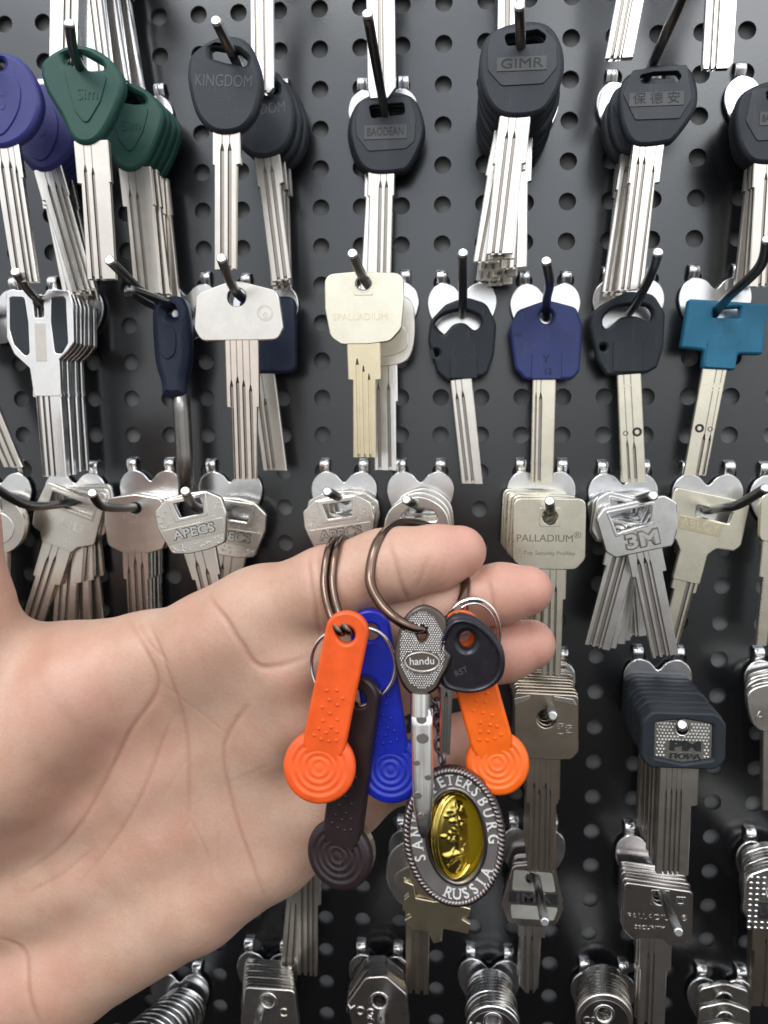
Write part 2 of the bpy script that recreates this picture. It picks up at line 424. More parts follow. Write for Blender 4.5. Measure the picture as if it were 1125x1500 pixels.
# black egg-headed stack
k = Key('plastic_head_key', (321, 92), 44, 'frontmost black egg-headed key hanging third along the top row')
o_ = smoothloop([(288, 78), (325, 60), (362, 66), (380, 98), (385, 132), (375, 168), (352, 190), (316, 191), (290, 168), (278, 128), (277, 98)])
body = k.plate([o_, rp([(311, 74), (352, 82), (364, 92), (362, 101), (330, 94), (312, 88)], 4)], 'black', 4.6, 1.5)
k.text('KINGDOM', 330, 122, 17, 'letter_dark', z=2.32, rot=4, parent=body, w=82)
k.blade(331, -4, [(186, -21, 20), (233, -21, 21), (233, -18, 15), (381, -18, 14)], [(-6, 6, 205), (5, 6, 205)], 'nickel_dull')
stack(k, 4, (394, 160, 8), 'stack of black egg-headed keys', angs=[-8, -5, -3], ts=[.64, .82, 1])
hook(415, 130, (316, 30, 62), 'stack of black egg-headed keys')
# fourth
A = dict(gr=[(-2, 5, 262), (7, 5, 262)], mat='nickel')
k = panel_key((563, 168), 9, 'black panel-headed key above the square gold key, near its hook plate',
    smoothloop([(528, 149), (565, 138), (602, 146), (618, 170), (622, 204), (602, 244), (584, 252), (546, 252), (526, 238), (513, 204), (514, 172)]),
    rp([(541, 158), (592, 156), (594, 172), (545, 176)], 5), rp([(527, 152), (600, 148), (610, 178), (608, 210), (595, 220), (540, 222), (523, 200), (522, 175)], 9),
    rect(534, 186, 597, 206, 1), 'BAODEAN', ((560, -4, [(250, -21, 19), (282, -21, 19), (282, -18, 17), (434, -20, 16)]), A), txs=12)
stack(k, 2, (559, 172, 4), 'pair of panel-headed keys above the square gold key', angs=[1.5])
hook(590, 127, (538, 20, 62), 'pair of panel-headed keys', mid=[(563, 160, 14)], base=(566, 168))
# fifth
k = panel_key((762, 78), 40, 'frontmost black key on the tallest stack in the top row',
    smoothloop([(722, 48), (765, 37), (802, 44), (822, 74), (825, 112), (812, 146), (790, 168), (742, 170), (716, 150), (702, 112), (705, 72)]),
    rp([(737, 56), (786, 51), (799, 60), (796, 70), (742, 72)], 6), rp([(722, 50), (790, 44), (814, 70), (815, 105), (796, 127), (735, 128), (714, 105), (713, 72)], 12),
    rect(727, 88, 800, 108, 1), 'GIMR', ((756, -21, [(168, -23, 23), (235, -25, 24), (235, -22, 18), (367, -19, 21)]), dict(gr=[(-9, 5, 190), (2, 5, 190)], mat='nickel')), txs=14, sx=1.25)
stack(k, 8, (752, 160, 6), 'tallest stack of black panel-headed keys', angs=[-1, 4, -5, 2, -3, 3, -2])
hook(795, 120, (761, 8, 62), 'tallest stack of black keys', base=(766, 160))
# sixth
k = panel_key((962, 114), 30, 'frontmost black key lettered in Chinese characters',
    smoothloop([(922, 109), (962, 98), (1003, 102), (1019, 128), (1019, 164), (992, 204), (974, 213), (932, 213), (912, 186), (905, 148), (909, 124)]),
    rp([(934, 114), (955, 110), (990, 110), (996, 118), (990, 126), (938, 126)], 5), rp([(924, 106), (1003, 101), (1012, 150), (995, 178), (930, 178), (911, 140)], 6),
    rect(920, 139, 1000, 159, 1), '保 德 安', ((952, -20, [(211, -23, 24), (266, -23, 24), (266, -20, 17), (426, -19, 20)]), dict(gr=[(-12, 5, 230), (-3, 5, 230), (12, 4, 242)], mat='nickel')), txs=13)
stack(k, 3, (934, 150, 7), 'stack of black keys with Chinese lettering', angs=[2, -.5])
hook(957, 115, (1003, -12, 62), 'stack of Chinese-lettered keys')
# seventh, right edge
k = panel_key((1124, 144), 24, 'frontmost black panel-headed key cut by the right edge of the photo',
    smoothloop([(1092, 133), (1128, 121), (1165, 128), (1182, 158), (1180, 200), (1160, 232), (1146, 242), (1106, 240), (1086, 218), (1076, 180), (1078, 150)]),
    rp([(1117, 138), (1155, 134), (1160, 148), (1120, 152)], 5), rp([(1098, 134), (1160, 130), (1170, 170), (1155, 208), (1108, 210), (1090, 180)], 9),
    rect(1110, 168, 1160, 188, 1), 'BAODEAN', ((1128, -2, [(238, -21, 22), (275, -21, 22), (275, -18, 18), (424, -18, 18)]), dict(gr=[(-2, 5, 255), (8, 5, 255)], mat='nickel_dull')), txs=10)
stack(k, 3, (1117, 158, 7), 'stack of black keys at the right edge', angs=[1, 3])
hook(1146, 106, (1240, 20, 62), 'black keys at the right edge')

# ================================================================ keys whose heads hang above the frame (blades show)
def topkey(hx, tipx, tipy, w, dep, label, mat='nickel', gr=None, tip=None, w2=None):
    k = Key('metal_key', (hx, -190), dep, label)
    k.plate([rect(hx-48, -215, hx+48, -110, 16), ell(hx, -190, 10)], mat, 2.2)
    prof = [(-112, -w*.62, w*.62), (-60, -w*.62, w*.62), (-60, -w/2, w/2), (tipy, -w/2, w/2)]
    if tip: prof = prof[:-1]+[(tipy-tip, -w/2, w/2), (tipy, -w/2+tip*.2, w/2-tip*.8)]
    k.blade(hx, tipx-hx, prof, gr or [(-w*.15, 5, -90), (w*.1, 4, -80)], mat)
    return k
k = topkey(92, 80, 86, 38, 40, 'broad silver blade hanging from above the green-headed key', 'silver', [(4, 4, -80), (13, 4, -80)])
stack(k, 7, (150, -120, 8), 'fan of silver blades cut by the top edge', angs=[-9, -9, -12, -10, -13, -11])
hook(185, -150, (80, -250, 60), 'fan of blades along the top edge')
topkey(382, 381, 117, 34, 26, 'silver blade reaching down beside the black egg-headed key', 'silver', [(-9, 4, -80), (4, 4, -70)], tip=7)
hook(415, -150, (370, -260, 60), 'blade beside the egg-headed key')
topkey(556, 560, 128, 42, 20, 'silver blade with a slanted tip hanging above the lettered panel key', 'silver', [(-2, 5, -80), (3, 3, -70)], tip=14)
hook(590, -150, (540, -260, 60), 'blade with the slanted tip')
topkey(752, 752, 40, 40, 15, 'short silver blade behind the tallest stack of black keys', 'silver', [(-6, 8, -80), (8, 4, -50)])
hook(795, -150, (760, -270, 60), 'short blade at the top middle')
topkey(946, 914, 78, 42, 34, 'slanting silver blade with dark cuts hanging from the top edge', 'silver', [(-11, 6, -80), (-2, 5, -80), (3, 3, -80)])
hook(960, -160, (1000, -290, 60), 'slanting blade at the top edge')
topkey(1066, 1062, 97, 46, 34, 'silver blade with a ragged tip left of the right-edge black key', 'silver', [(-12, 4, -80), (-4, 4, -60)], tip=8)
hook(1090, -165, (1190, -290, 60), 'blade with the ragged tip')

# ================================================================ ROW TWO
# key off the left edge
k = Key('metal_key', (-52, 452), 18, 'dark key blade poking in at the left edge beside the fork-headed keys')
k.plate([rect(-95, 432, -5, 520, 18), ell(-52, 450, 10)], 'nickel_dull', 2.2)
k.blade(-50, 60, [(515, -20, 20), (560, -20, 20), (560, -15, 14), (672, -14, 14)], [(-5, 4, 530), (5, 4, 530)], 'nickel_dull')
hook(23, 420, (-90, 395, 45), 'key at the left edge')
# fork-headed stack
k = Key('fork_head_key', (57, 446), 30, 'frontmost fork-headed silver key with two black inserts')
out = rp([(12, 426), (44, 427), (48, 434), (68, 434), (72, 426), (104, 428), (109, 445), (108, 500), (98, 512), (86, 522), (86, 572), (84, 574), (48, 574), (46, 572), (42, 535), (20, 515), (10, 492)], 6)
hl = rp([(17, 436), (38, 437), (42, 470), (42, 514), (36, 517), (20, 500), (15, 480)], 5); hr = rp([(78, 437), (98, 437), (99, 500), (90, 514), (80, 514), (76, 470)], 5)
slot = rp([(51, 434), (66, 434), (66, 464), (52, 465)], 4)
k.plate([out, hl, hr, slot], 'silver', 2.3, .3)
k.plate([hl], 'black', 2.3, .3, 'insert'); k.plate([hr], 'black', 2.3, .3, 'insert')
k.plate([rect(52, 472, 68, 525, 2)], 'nickel_dull', .3, .1, 'stamp', z=1.12)
k.blade(67, 5, [(565, -23, 19), (574, -23, 19), (574, -19, 18), (688, -18, 17)], [(-15, 5, 560), (-7, 4, 562), (1, 3, 566)], 'silver')
stack(k, 6, (92, 456, 7), 'stack of fork-headed keys', angs=[.5, -.5, 1, .3, -.6])
hook(134, 418, (22, 398, 48), 'stack of fork-headed keys', mid=[(57, 440, 30)])
# navy handle with tube
k = Key('tubular_key', (258, 460), 14, 'navy handled key with a long round steel shank')
o_ = smoothloop([(230, 446), (250, 437), (270, 439), (279, 462), (280, 520), (274, 552), (270, 577), (240, 577), (236, 556), (228, 525), (226, 470)])
body = k.plate([o_, ell(258, 459, 8, 6)], 'navy', 9, 3, 'handle')
k.plate([smoothloop([(238, 485), (250, 478), (262, 486), (262, 515), (250, 525), (240, 515)])], 'navy', .8, .3, 'thumb_pad', body, 4.6)
bm = bmesh.new(); q = k.s
pts = [Vector(((x-258)/q, 0, -(y-460)/q)) for x, y in ((261, 560), (263, 600), (265, 660), (267, 719))]
tube(bm, pts, [3.3, 3.2, 3.1, 3.1], 20)
link('shank', bm_mesh('shank', bm), 'dark_steel', k.root, smooth=True)
hook(302, 412, (160, 381, 60), 'navy handled tubular key', mid=[(190, 424, 48), (225, 446, 28)])
# T-headed nickel key, navy key behind
k = Key('metal_key', (348, 432), 38, 'broad T-headed nickel key with a coppery many-grooved blade')
k.plate([rp([(288, 430, 16), (345, 411, 60), (408, 428, 16), (415, 480, 14), (408, 496, 14), (384, 497, 5), (294, 497, 14), (285, 480, 14)], 10), ell(348, 436, 13)], 'nickel', 2.3, .35)
k.text('O', 389, 460, 24, 'nickel_dull', z=1.2); k.text('e', 389, 460, 14, 'nickel_dull', z=1.2)
k.blade(353, 3, [(495, -24, 25), (591, -24, 23), (591, -17, 20), (697, -17, 16)], [(-16, 5, 553), (-7, 5, 548), (2, 5, 553), (12, 5, 560)], 'copper', gd=.8)
k = Key('plastic_head_key', (392, 456), 12, 'dark navy plastic-headed key hanging behind the T-headed nickel key')
k.plate([rect(352, 436, 434, 545, 14), ell(392, 456, 9)], 'navy', 4.4, 1.2)
k.blade(383, 18, [(540, -18, 18), (685, -18, 17)], [(-9, 5, 560), (-1, 5, 580)], 'nickel_dull')
hook(418, 414, (324, 378, 62), 'T-headed nickel key', mid=[(348, 430, 38)])
# square gold key, nickel behind
def frame_hole(k, cx, cy, w, h, r, mat, z=1.12):
    k.plate([rect(cx-w/2, cy-h/2, cx+w/2, cy+h/2, 3), ell(cx, cy, r)], mat, .35, .12, 'hole_frame', z=z)
k = Key('metal_key', (533, 414), 42, 'square-headed gold key in the middle of the second row')
k.plate([rp([(476, 402), (520, 399), (591, 402), (592, 440), (588, 482), (572, 499), (540, 503), (500, 503), (484, 492), (476, 450)], 16), ell(533, 414, 11)], 'pale_brass', 2.3, .35)
frame_hole(k, 533, 417, 28, 32, 12, 'pale_brass'); k.text('SPALLADIUM', 528, 464, 10, 'brass', z=1.2, w=80)
k.blade(532, 3, [(500, -24, 25), (553, -23, 25), (553, -16, 17), (668, -18, 16)], [(-9, 5, 523), (0, 4, 533), (8, 4, 545)], 'brass')
k = Key('metal_key', (560, 452), 14, 'round-headed nickel key half hidden behind the square gold key')
k.plate([smoothloop([(525, 440), (560, 430), (600, 440), (608, 475), (602, 520), (580, 534), (540, 534), (515, 510), (515, 465)]), ell(560, 450, 9)], 'nickel', 2.3, .4)
k.plate([smoothloop([(530, 480), (560, 470), (592, 480), (596, 510), (560, 522), (530, 510)])], 'nickel', .4, .2, 'inset', z=1.15)
k.blade(562, 3, [(530, -18, 20), (586, -18, 20), (586, -15, 17), (688, -16, 16)], [(-8, 5, 560), (7, 5, 560)], 'silver')
hook(593, 410, (516, 371, 62), 'square gold key', mid=[(533, 408, 42)])
# crescent-slot black key
def crescent_key(hole, dep, label, out, cres, dot, bl, tag=None):
    k = Key('plastic_head_key', hole, dep, label)
    b_ = k.plate([out, cres, dot], 'black_soft', 4.2, 1.0)
    if tag: k.plate([tag], 'black_soft', .5, .2, 'thumb_tab', b_, 2.2)
    k.blade(*bl[0], **bl[1]); return k, b_
k, b_ = crescent_key((677, 464), 10, 'black key with a crescent slot hanging fourth from the right in row two',
    rp([(652, 447, 20), (682, 436, 30), (712, 446, 20), (727, 475, 20), (724, 520, 20), (716, 545, 10), (710, 551, 6), (655, 558, 10), (640, 545, 10), (627, 500, 20), (630, 470, 20)], 10),
    smoothloop([(640, 484), (637, 474), (650, 462), (676, 456), (700, 464), (704, 476), (695, 484), (680, 474), (664, 476), (650, 490)]), ell(639, 517, 5),
    ((676, 20, [(552, -16, 16), (710, -17, 14)]), dict(gr=[(-9, 5, 575), (0, 5, 572)], mat='nickel')), rect(660, 525, 700, 554, 3))
hook(706, 410, (678, 370, 52), 'crescent-slot black key', base=(677, 462), mid=[(678, 440, 20)])
# blue
k = Key('plastic_head_key', (800, 464), 10, 'royal blue plastic-headed key in row two')
b_ = k.plate([rp([(757, 455, 14), (800, 440, 40), (843, 452, 14), (853, 480, 20), (850, 545, 12), (840, 557, 12), (770, 557, 12), (755, 540, 12), (746, 480, 20)], 12), ell(800, 465, 10)], 'blue', 4.2, 1.0)
k.plate([rect(779, 518, 823, 556, 3)], 'blue', .6, .2, 'thumb_tab', b_, 2.2)
k.text('Y', 800, 527, 13, 'navy', z=2.62, parent=b_); k.text('12', 803, 545, 9, 'navy', z=2.62, parent=b_); k.text('oo', 758, 490, 8, 'navy', z=2.12, parent=b_)
k.blade(799, 0, [(554, -17, 17), (712, -17, 16)], [(-12, 3, 575), (-5, 5, 576)], 'pale_brass')
hook(828, 411, (800, 382, 50), 'royal blue key', base=(800, 466), mid=[(801, 438, 20), (805, 415, 36)])
# second crescent key
k, b_ = crescent_key((928, 456), 10, 'black crescent-slot key with dimples on its blade between blue and teal keys',
    rp([(880, 446, 20), (918, 427, 30), (955, 432, 20), (973, 460, 20), (972, 510, 20), (964, 540, 10), (950, 548, 8), (890, 552, 10), (876, 530, 10), (863, 480, 20), (866, 458, 16)], 10),
    smoothloop([(884, 480), (883, 466), (898, 452), (922, 448), (946, 450), (954, 462), (948, 471), (930, 464), (908, 466), (893, 480)]), ell(884, 510, 5),
    ((923, 14, [(545, -17, 18), (713, -19, 17)]), dict(gr=[(-8, 4, 648), (2, 5, 652)], mat='pale_brass')), rect(898, 500, 942, 546, 3))
k.text('Y', 920, 516, 14, 'ink', z=2.5, parent=b_)
k.text('o', 921, 637, 12, 'etch', z=1.1); k.text('o', 938, 634, 20, 'ink', z=1.1, bold=.15); k.text('STS', 925, 570, 9, 'pale_brass', z=1.1)
hook(950, 405, (964, 369, 56), 'black key between blue and teal keys', base=(922, 458), mid=[(934, 440, 18), (956, 396, 46)])
# teal
k = Key('plastic_head_key', (1047, 460), 10, 'teal T-shaped plastic-headed key at the right of row two')
b_ = k.plate([rp([(1006, 438), (1122, 447), (1117, 522), (1081, 521), (1078, 545), (1030, 542), (1031, 515), (997, 511)], 5), rp([(1043, 454), (1082, 452), (1081, 468), (1042, 466)], 2)], 'teal', 4.4, .9)
k.plate([rp([(1036, 500), (1042, 492), (1074, 492), (1080, 500), (1077, 543), (1032, 540)], 4)], 'teal', .5, .2, 'thumb_tab', b_, 2.3)
k.blade(1050, -23, [(541, -18, 18), (705, -17, 16)], [(2, 5, 640), (11, 4, 642)], 'pale_brass')
k.text('233', 1047, 570, 13, 'pale_brass', z=1.1); k.text('o', 1030, 630, 19, 'ink', z=1.1, bold=.15); k.text('o', 1046, 632, 12, 'etch', z=1.1)
hook(1077, 402, (1124, 350, 60), 'teal key', base=(1044, 464), mid=[(1066, 436, 24), (1112, 392, 46)])

# ================================================================ ROW THREE
k = Key('metal_key', (-2, 742), 24, 'round-headed nickel key peeping out above the thumb')
k.plate([ell(-8, 768, 46, 42), ell(-2, 742, 8)], 'nickel_dull', 2.2, .3); k.plate([ell(-8, 772, 30, 24)], 'nickel', .4, .2, 'inset', z=1.1)
k.blade(-8, -4, [(806, -18, 18), (900, -15, 15)], [(0, 5, 815)], 'nickel_dull')
stack(k, 3, (4, 738, 8), 'stack of round-headed keys above the thumb')
hook(30, 688, (-60, 740, 45), 'round-headed keys above the thumb')
# tilted slot-headed
k = Key('metal_key', (93, 737), 14, 'tilted slot-headed nickel key at the left of row three', local=True, ang=20)
k.plate([rp([(-30, -22, 8), (58, -20, 8), (62, 40, 8), (40, 52, 8), (34, 62, 4), (-12, 62, 4), (-18, 50, 5), (-32, 46, 8), (-36, 20, 8)], 6), rect(-18, -12, 46, 5, 2)], 'nickel', 2.2, .35)
k.plate([rect(-22, -16, 50, 9, 3), rect(-18, -12, 46, 5, 2)], 'nickel_dull', .35, .12, 'slot_rim', z=1.1)
k.text('KALE', 22, 26, 11, 'nickel', z=1.15)
k.blade(11, 0, [(58, -22, 22), (112, -21, 22), (112, -17, 15), (190, -16, 15)], [(-7, 5, 78), (3, 5, 74)], 'nickel')
stack(k, 4, (108, 732, 5), 'stack of tilted slot-headed keys', angs=[6, 0, -4])
hook(139, 688, (-12, 712, 58), 'tilted slot-headed keys', base=(112, 732), mid=[(93, 738, 14), (40, 740, 40)])
# plain-headed stack
k = Key('metal_key', (200, 743), 16, 'frontmost plain-headed nickel key in the stack left of the textured keys')
k.plate([rp([(157, 730, 12), (200, 724, 30), (240, 730, 12), (243, 790, 12), (238, 802, 8), (218, 808, 6), (178, 808, 6), (158, 798, 10), (154, 770, 10)], 8), ell(200, 744, 8)], 'nickel', 2.2, .35)
k.blade(197, 2, [(805, -19, 19), (845, -19, 18), (845, -15, 16), (905, -15, 15)], [(-10, 5, 828), (0, 5, 815), (10, 5, 820)], 'nickel')
stack(k, 5, (222, 738, 4), 'stack of plain-headed nickel keys', jit=.6)
hook(250, 684, (135, 722, 52), 'plain-headed nickel keys', base=(222, 738), mid=[(200, 743, 16), (152, 742, 40)])
# textured embossed bows
def barrel_key(hole, dep, label, ang, txt, s=1.0):
    k = Key('textured_key', hole, dep, label, local=True, ang=ang)
    w = 50*s
    out = rp([(-w, -2, 8), (-w*.6, -16, 10), (0, -19, 40), (w*.6, -16, 10), (w, -2, 8), (w*1.04, 22, 20), (w*.8, 62, 8), (w*.3, 67, 6), (-w*.3, 67, 6), (-w*.8, 62, 8), (-w*1.04, 22, 20)], 6)
    slot = rp([(-20, -8), (24, -8), (20, 14), (-16, 14)], 2)
    b_ = k.plate([out, slot], 'nickel', 2.4, .4)
    k.plate([rp([(-28, -14), (30, -14), (26, 19), (-24, 19)], 3), slot], 'nickel', .5, .2, 'slot_rim', b_, 1.2)
    k.plate([rp([(-w*.92, 26), (w*.92, 26), (w*.84, 48), (-w*.84, 48)], 2)], 'nickel_dull', .25, .1, 'name_band', b_, 1.15)
    k.text(txt, 0, 37, 14, 'ink', z=1.3, th=.15, parent=b_, w=64*s, bold=.22, name='lettering_shade'); k.text(txt, 0, 37, 13, 'silver', z=1.5, th=.5, parent=b_, w=62*s, bold=.06)  # dark backing text paints in the shade around the raised letters
    # stippled field
    bm = bmesh.new(); rn = random.Random(int(hole[0]))
    for _ in range(230):
        x, y = rn.uniform(-w*.93, w*.93), rn.uniform(-13, 62)
        if 23 < y < 51 or (abs(x) < 31 and y < 22) or (y > 51 and abs(x) > w*.75): continue
        if y < 0 and abs(x) > w*.6: continue
        bmesh.ops.create_icosphere(bm, subdivisions=1, radius=.42*MM, matrix=Matrix.Translation(Vector((x/k.s, -1.15, -y/k.s))*MM) @ Matrix.Diagonal((1, .7, 1, 1)))
    link('stipple', bm_mesh('stipple', bm), 'nickel', b_)
    k.blade(0, 0, [(64, -24, 24), (104, -21, 21), (104, -17, 17), (205, -16, 16)], [(-8, 6, 78), (4, 6, 92)], 'nickel_dull')
    return k
barrel_key((277, 741), 42, 'textured nickel key tilted left, hanging below the navy handled key', -13, 'APECS')
barrel_key((345, 748), 10, 'textured nickel key behind, right of the one below the navy handle', 8, 'APECS', .92)
hook(366, 686, (271, 719, 54), 'textured keys below the navy handle', base=(338, 742), mid=[(290, 744, 36)])
k = barrel_key((494, 744), 22, 'frontmost textured key leaning over the index finger, left of the oval bow', -9, 'APECS')
stack(k, 3, (505, 736, 8), 'textured keys above the index finger', angs=[6, -2])
hook(533, 686, (479, 720, 46), 'textured keys above the index finger', base=(507, 734))
# oval bow
k = Key('metal_key', (604, 762), 22, 'oval-bowed nickel key partly hidden by the index finger')
k.plate([smoothloop([(562, 775), (575, 742), (612, 726), (648, 742), (660, 775), (655, 820), (612, 838), (570, 820)]), rp([(588, 756), (602, 742), (636, 748), (642, 762), (590, 764)], 6)], 'nickel', 2.4, .5)
k.plate([smoothloop([(576, 775), (612, 768), (648, 775), (645, 812), (612, 826), (580, 812)])], 'nickel_dull', .4, .2, 'inset', z=1.2)
k.blade(612, 0, [(832, -20, 20), (930, -16, 16)], [(0, 5, 850)], 'nickel')
stack(k, 3, (612, 748, 8), 'oval-bowed keys behind the index finger', jit=3)
hook(645, 686, (595, 732, 46), 'oval-bowed keys', base=(616, 744))
# square key with printed name
k = Key('metal_key', (805, 757), 34, 'square gold key with printed lettering above the fingertips')
k.plate([rp([(751, 729), (857, 729), (858, 820), (845, 835), (830, 836), (795, 836), (765, 834), (751, 822)], 13), ell(805, 757, 11)], 'pale_brass', 2.3, .35)
frame_hole(k, 805, 757, 31, 28, 12, 'pale_brass')
k.text('PALLADIUM', 798, 789, 11, 'etch', z=1.18, th=.08, w=82); k.text('®', 846, 784, 10, 'etch', z=1.18, th=.08); k.text('Top Security Profiley', 805, 811, 6, 'etch', z=1.18, th=.08, w=76)
k.blade(812, 0, [(833, -19, 19), (880, -19, 19), (880, -14, 15), (998, -14, 14)], [(-5, 4, 850), (4, 4, 860)], 'pale_brass')
stack(k, 6, (783, 742, 6), 'stack of square gold keys', angs=[2.5, 1, 2, 1.4, 2])
hook(822, 686, (805, 734, 50), 'stack of square gold keys', base=(790, 738), mid=[(805, 750, 34)])
# 3M
def tri_key(hole, dep, label, ang):
    k = Key('metal_key', hole, dep, label, local=True, ang=ang)
    out = rp([(-66, -6, 14), (-52, -20, 10), (38, -20, 10), (54, -6, 8), (48, 34, 10), (36, 58, 8), (-50, 58, 8), (-62, 46, 8)], 8)
    sl = rp([(-46, -10), (18, -10), (12, 16), (-40, 22)], 3)
    b_ = k.plate([out, sl], 'silver', 2.4, .45)
    k.plate([rp([(-50, -14), (23, -14), (16, 20), (-44, 27)], 4), sl], 'silver', .5, .2, 'slot_rim', b_, 1.2)
    k.text('3M', -6, 39, 22, 'etch', z=1.3, th=.15, bold=.6, w=52, parent=b_, name='lettering_shade'); k.text('3M', -6, 39, 21, 'silver', z=1.6, th=.6, w=48, bold=.2, parent=b_)  # shaded letter sides put in as darker, bolder text underneath
    k.blade(-6, 0, [(55, -26, 26), (92, -26, 26), (92, -21, 20), (222, -20, 19)], [(-12, 6, 66), (-2, 6, 66), (5, 3, 70)], 'silver')
    return k
k = tri_key((938, 752), 32, 'frontmost key embossed with a digit and letter over a fan of blades', -13)
stack(k, 6, (920, 738, 6), 'fan of keys with embossed digit and letter', angs=[13, 9, 5, 2, -6])
hook(942, 689, (957, 726, 48), 'fan of embossed silver keys', base=(914, 738))
# yellowish T key
k = Key('metal_key', (1032, 748), 10, 'yellowish wide-slotted key slanting left at the right of row three', local=True, ang=12)
out = rp([(-52, -26, 8), (60, -26, 8), (64, 40, 10), (56, 50, 8), (30, 52, 10), (20, 64, 8), (20, 112, 4), (-22, 112, 4), (-22, 66, 8), (-32, 52, 10), (-50, 44, 10)], 6)
sl = rp([(-14, -6), (40, -6), (38, 12), (-12, 10)], 2)
k.plate([out, sl], 'pale_brass', 2.3, .35); k.plate([rect(-34, 14, 30, 34, 2)], 'brass', .3, .1, 'name_band', z=1.12); k.text('ABLOY', -2, 24, 13, 'pale_brass', z=1.3)
k.blade(-1, 0, [(108, -19, 19), (125, -19, 19), (125, -14, 15), (216, -13, 13)], [(4, 6, 95), (12, 4, 95)], 'pale_brass')
hook(1066, 690, (1122, 715, 50), 'yellowish wide-slotted key', base=(1034, 748), mid=[(1062, 744, 30), (1084, 738, 38)])
k = Key('metal_key', (1160, 745), 18, 'gold key whose edge shows at the right border of the photo')
k.plate([rect(1112, 722, 1210, 796, 12), ell(1160, 745, 8)], 'pale_brass', 2.3, .35)
k.blade(1143, -10, [(794, -25, 25), (850, -24, 24), (850, -18, 17), (960, -17, 16)], [(0, 5, 810)], 'pale_brass')
hook(1181, 692, (1260, 760, 50), 'gold key at the right border')

# ================================================================ ROW FOUR
k = Key('metal_key', (800, 1051), 38, 'frontmost bronze-toned key with a stippled top band right of the hand')
k.plate([rp([(752, 1012), (846, 1014), (848, 1100), (838, 1112), (815, 1114), (778, 1114), (754, 1106)], 8), ell(800, 1051, 14)], 'bronze', 2.3, .35)
k.plate([rp([(752, 1022), (775, 1016), (775, 1023), (753, 1032)], 1)], 'nickel', .3, .1, 'stipple_band', z=1.12); k.plate([rp([(810, 1016), (838, 1020), (844, 1030), (810, 1023)], 1)], 'nickel', .3, .1, 'stipple_band', z=1.12)
for i, t_ in enumerate(('IS I', 'ISI')): k.text(t_, 820+i*12, 1066, 11, 'silver', z=1.2, rot=90, th=.3)
k.text('1', 836, 1070, 11, 'pewter', z=1.18)
k.blade(797, 0, [(1110, -25, 24), (1182, -25, 23), (1182, -20, 18), (1292, -20, 18)], [(-13, 4, 1150), (-5, 4, 1160), (4, 4, 1150), (11, 3, 1160)], 'bronze', gd=.5)
stack(k, 9, (794, 1012, 6), 'stack of bronze-toned keys', jit=1.5)
hook(824, 963, (810, 1049, 50), 'stack of bronze-toned keys')
k = Key('rubber_head_key', (998, 1066), 42, 'frontmost black rubber-rimmed key with a stippled silver centre')
r_ = rp([(952, 1038), (1045, 1038), (1060, 1054), (1061, 1112), (1046, 1126), (952, 1126), (937, 1112), (937, 1054)], 18)
core = rp([(956, 1056), (1000, 1049), (1042, 1056), (1043, 1110), (1000, 1118), (957, 1110)], 5)
k.plate([r_, core], 'black_soft', 5.1, .7, 'rubber_rim')
c_ = k.plate([core, ell(998, 1066, 9)], 'nickel', 2.6, .3, 'bow')
bm = bmesh.new()
for i in range(16):
    for j in range(11):
        x, y = 962+i*5.0+(j % 2)*2.5, 1058+j*5.0
        if (x-998)**2+(y-1066)**2 < 150 or (1086 < y < 1116 and 974 < x < 1030) or x > 1039: continue
        bmesh.ops.create_icosphere(bm, subdivisions=1, radius=.42*MM, matrix=Matrix.Translation(Vector(((x-998)/k.s, -1.3, -(y-1066)/k.s))*MM))
link('stipple', bm_mesh('stipple', bm), 'silver', c_)
k.text('PM', 1003, 1092, 15, 'ink', z=1.45, th=.4, w=46, bold=.25, parent=c_); k.text('ПОРА', 1003, 1108, 8, 'ink', z=1.45, th=.4, bold=.1, parent=c_, w=46)
k.blade(988, 0, [(1124, -20, 37), (1185, -20, 37), (1185, -20, 28), (1298, -20, 28)], [(-10, 3, 1160), (-2, 3, 1160), (5, 3, 1160), (12, 3, 1160)], 'nickel_dull', gd=.5)
stack(k, 8, (966, 1014, 5), 'long stack of rubber-rimmed keys', jit=.8)
hook(993, 961, (999, 1062, 52), 'stack of rubber-rimmed keys', mid=[(996, 1058, 42)], base=(966, 1006))
k = Key('metal_key', (1140, 1030), 24, 'rounded nickel key at the right edge beside the rubber-rimmed stack')
k.plate([smoothloop([(1095, 1012), (1135, 998), (1180, 1010), (1184, 1050), (1165, 1072), (1115, 1072), (1097, 1050)]), ell(1140, 1026, 9)], 'nickel', 2.3, .4); k.text('A', 1112, 1050, 15, 'silver', z=1.25, th=.4)
k.blade(1140, 0, [(1068, -22, 22), (1200, -16, 16)], [(0, 5, 1080)], 'nickel_dull')
stack(k, 5, (1136, 1008, 6), 'rounded keys at the right edge', jit=2)
hook(1171, 963, (1230, 1110, 52), 'rounded keys at the right edge')
# keys whose heads hide behind the palm
k = Key('metal_key', (452, 1150), 14, 'frontmost grey blade dangling below the edge of the palm')
k.plate([rect(408, 1130, 496, 1215, 14), ell(452, 1150, 9)], 'nickel_dull', 2.2)
k.blade(450, -2, [(1212, -21, 21), (1330, -20, 20), (1330, -16, 15), (1442, -15, 15)], [(-7, 4, 1240), (2, 4, 1240), (9, 3, 1240)], 'nickel_dull')
stack(k, 4, (452, 1140, 5), 'bundle of grey blades below the palm', angs=[3, 5, 1])

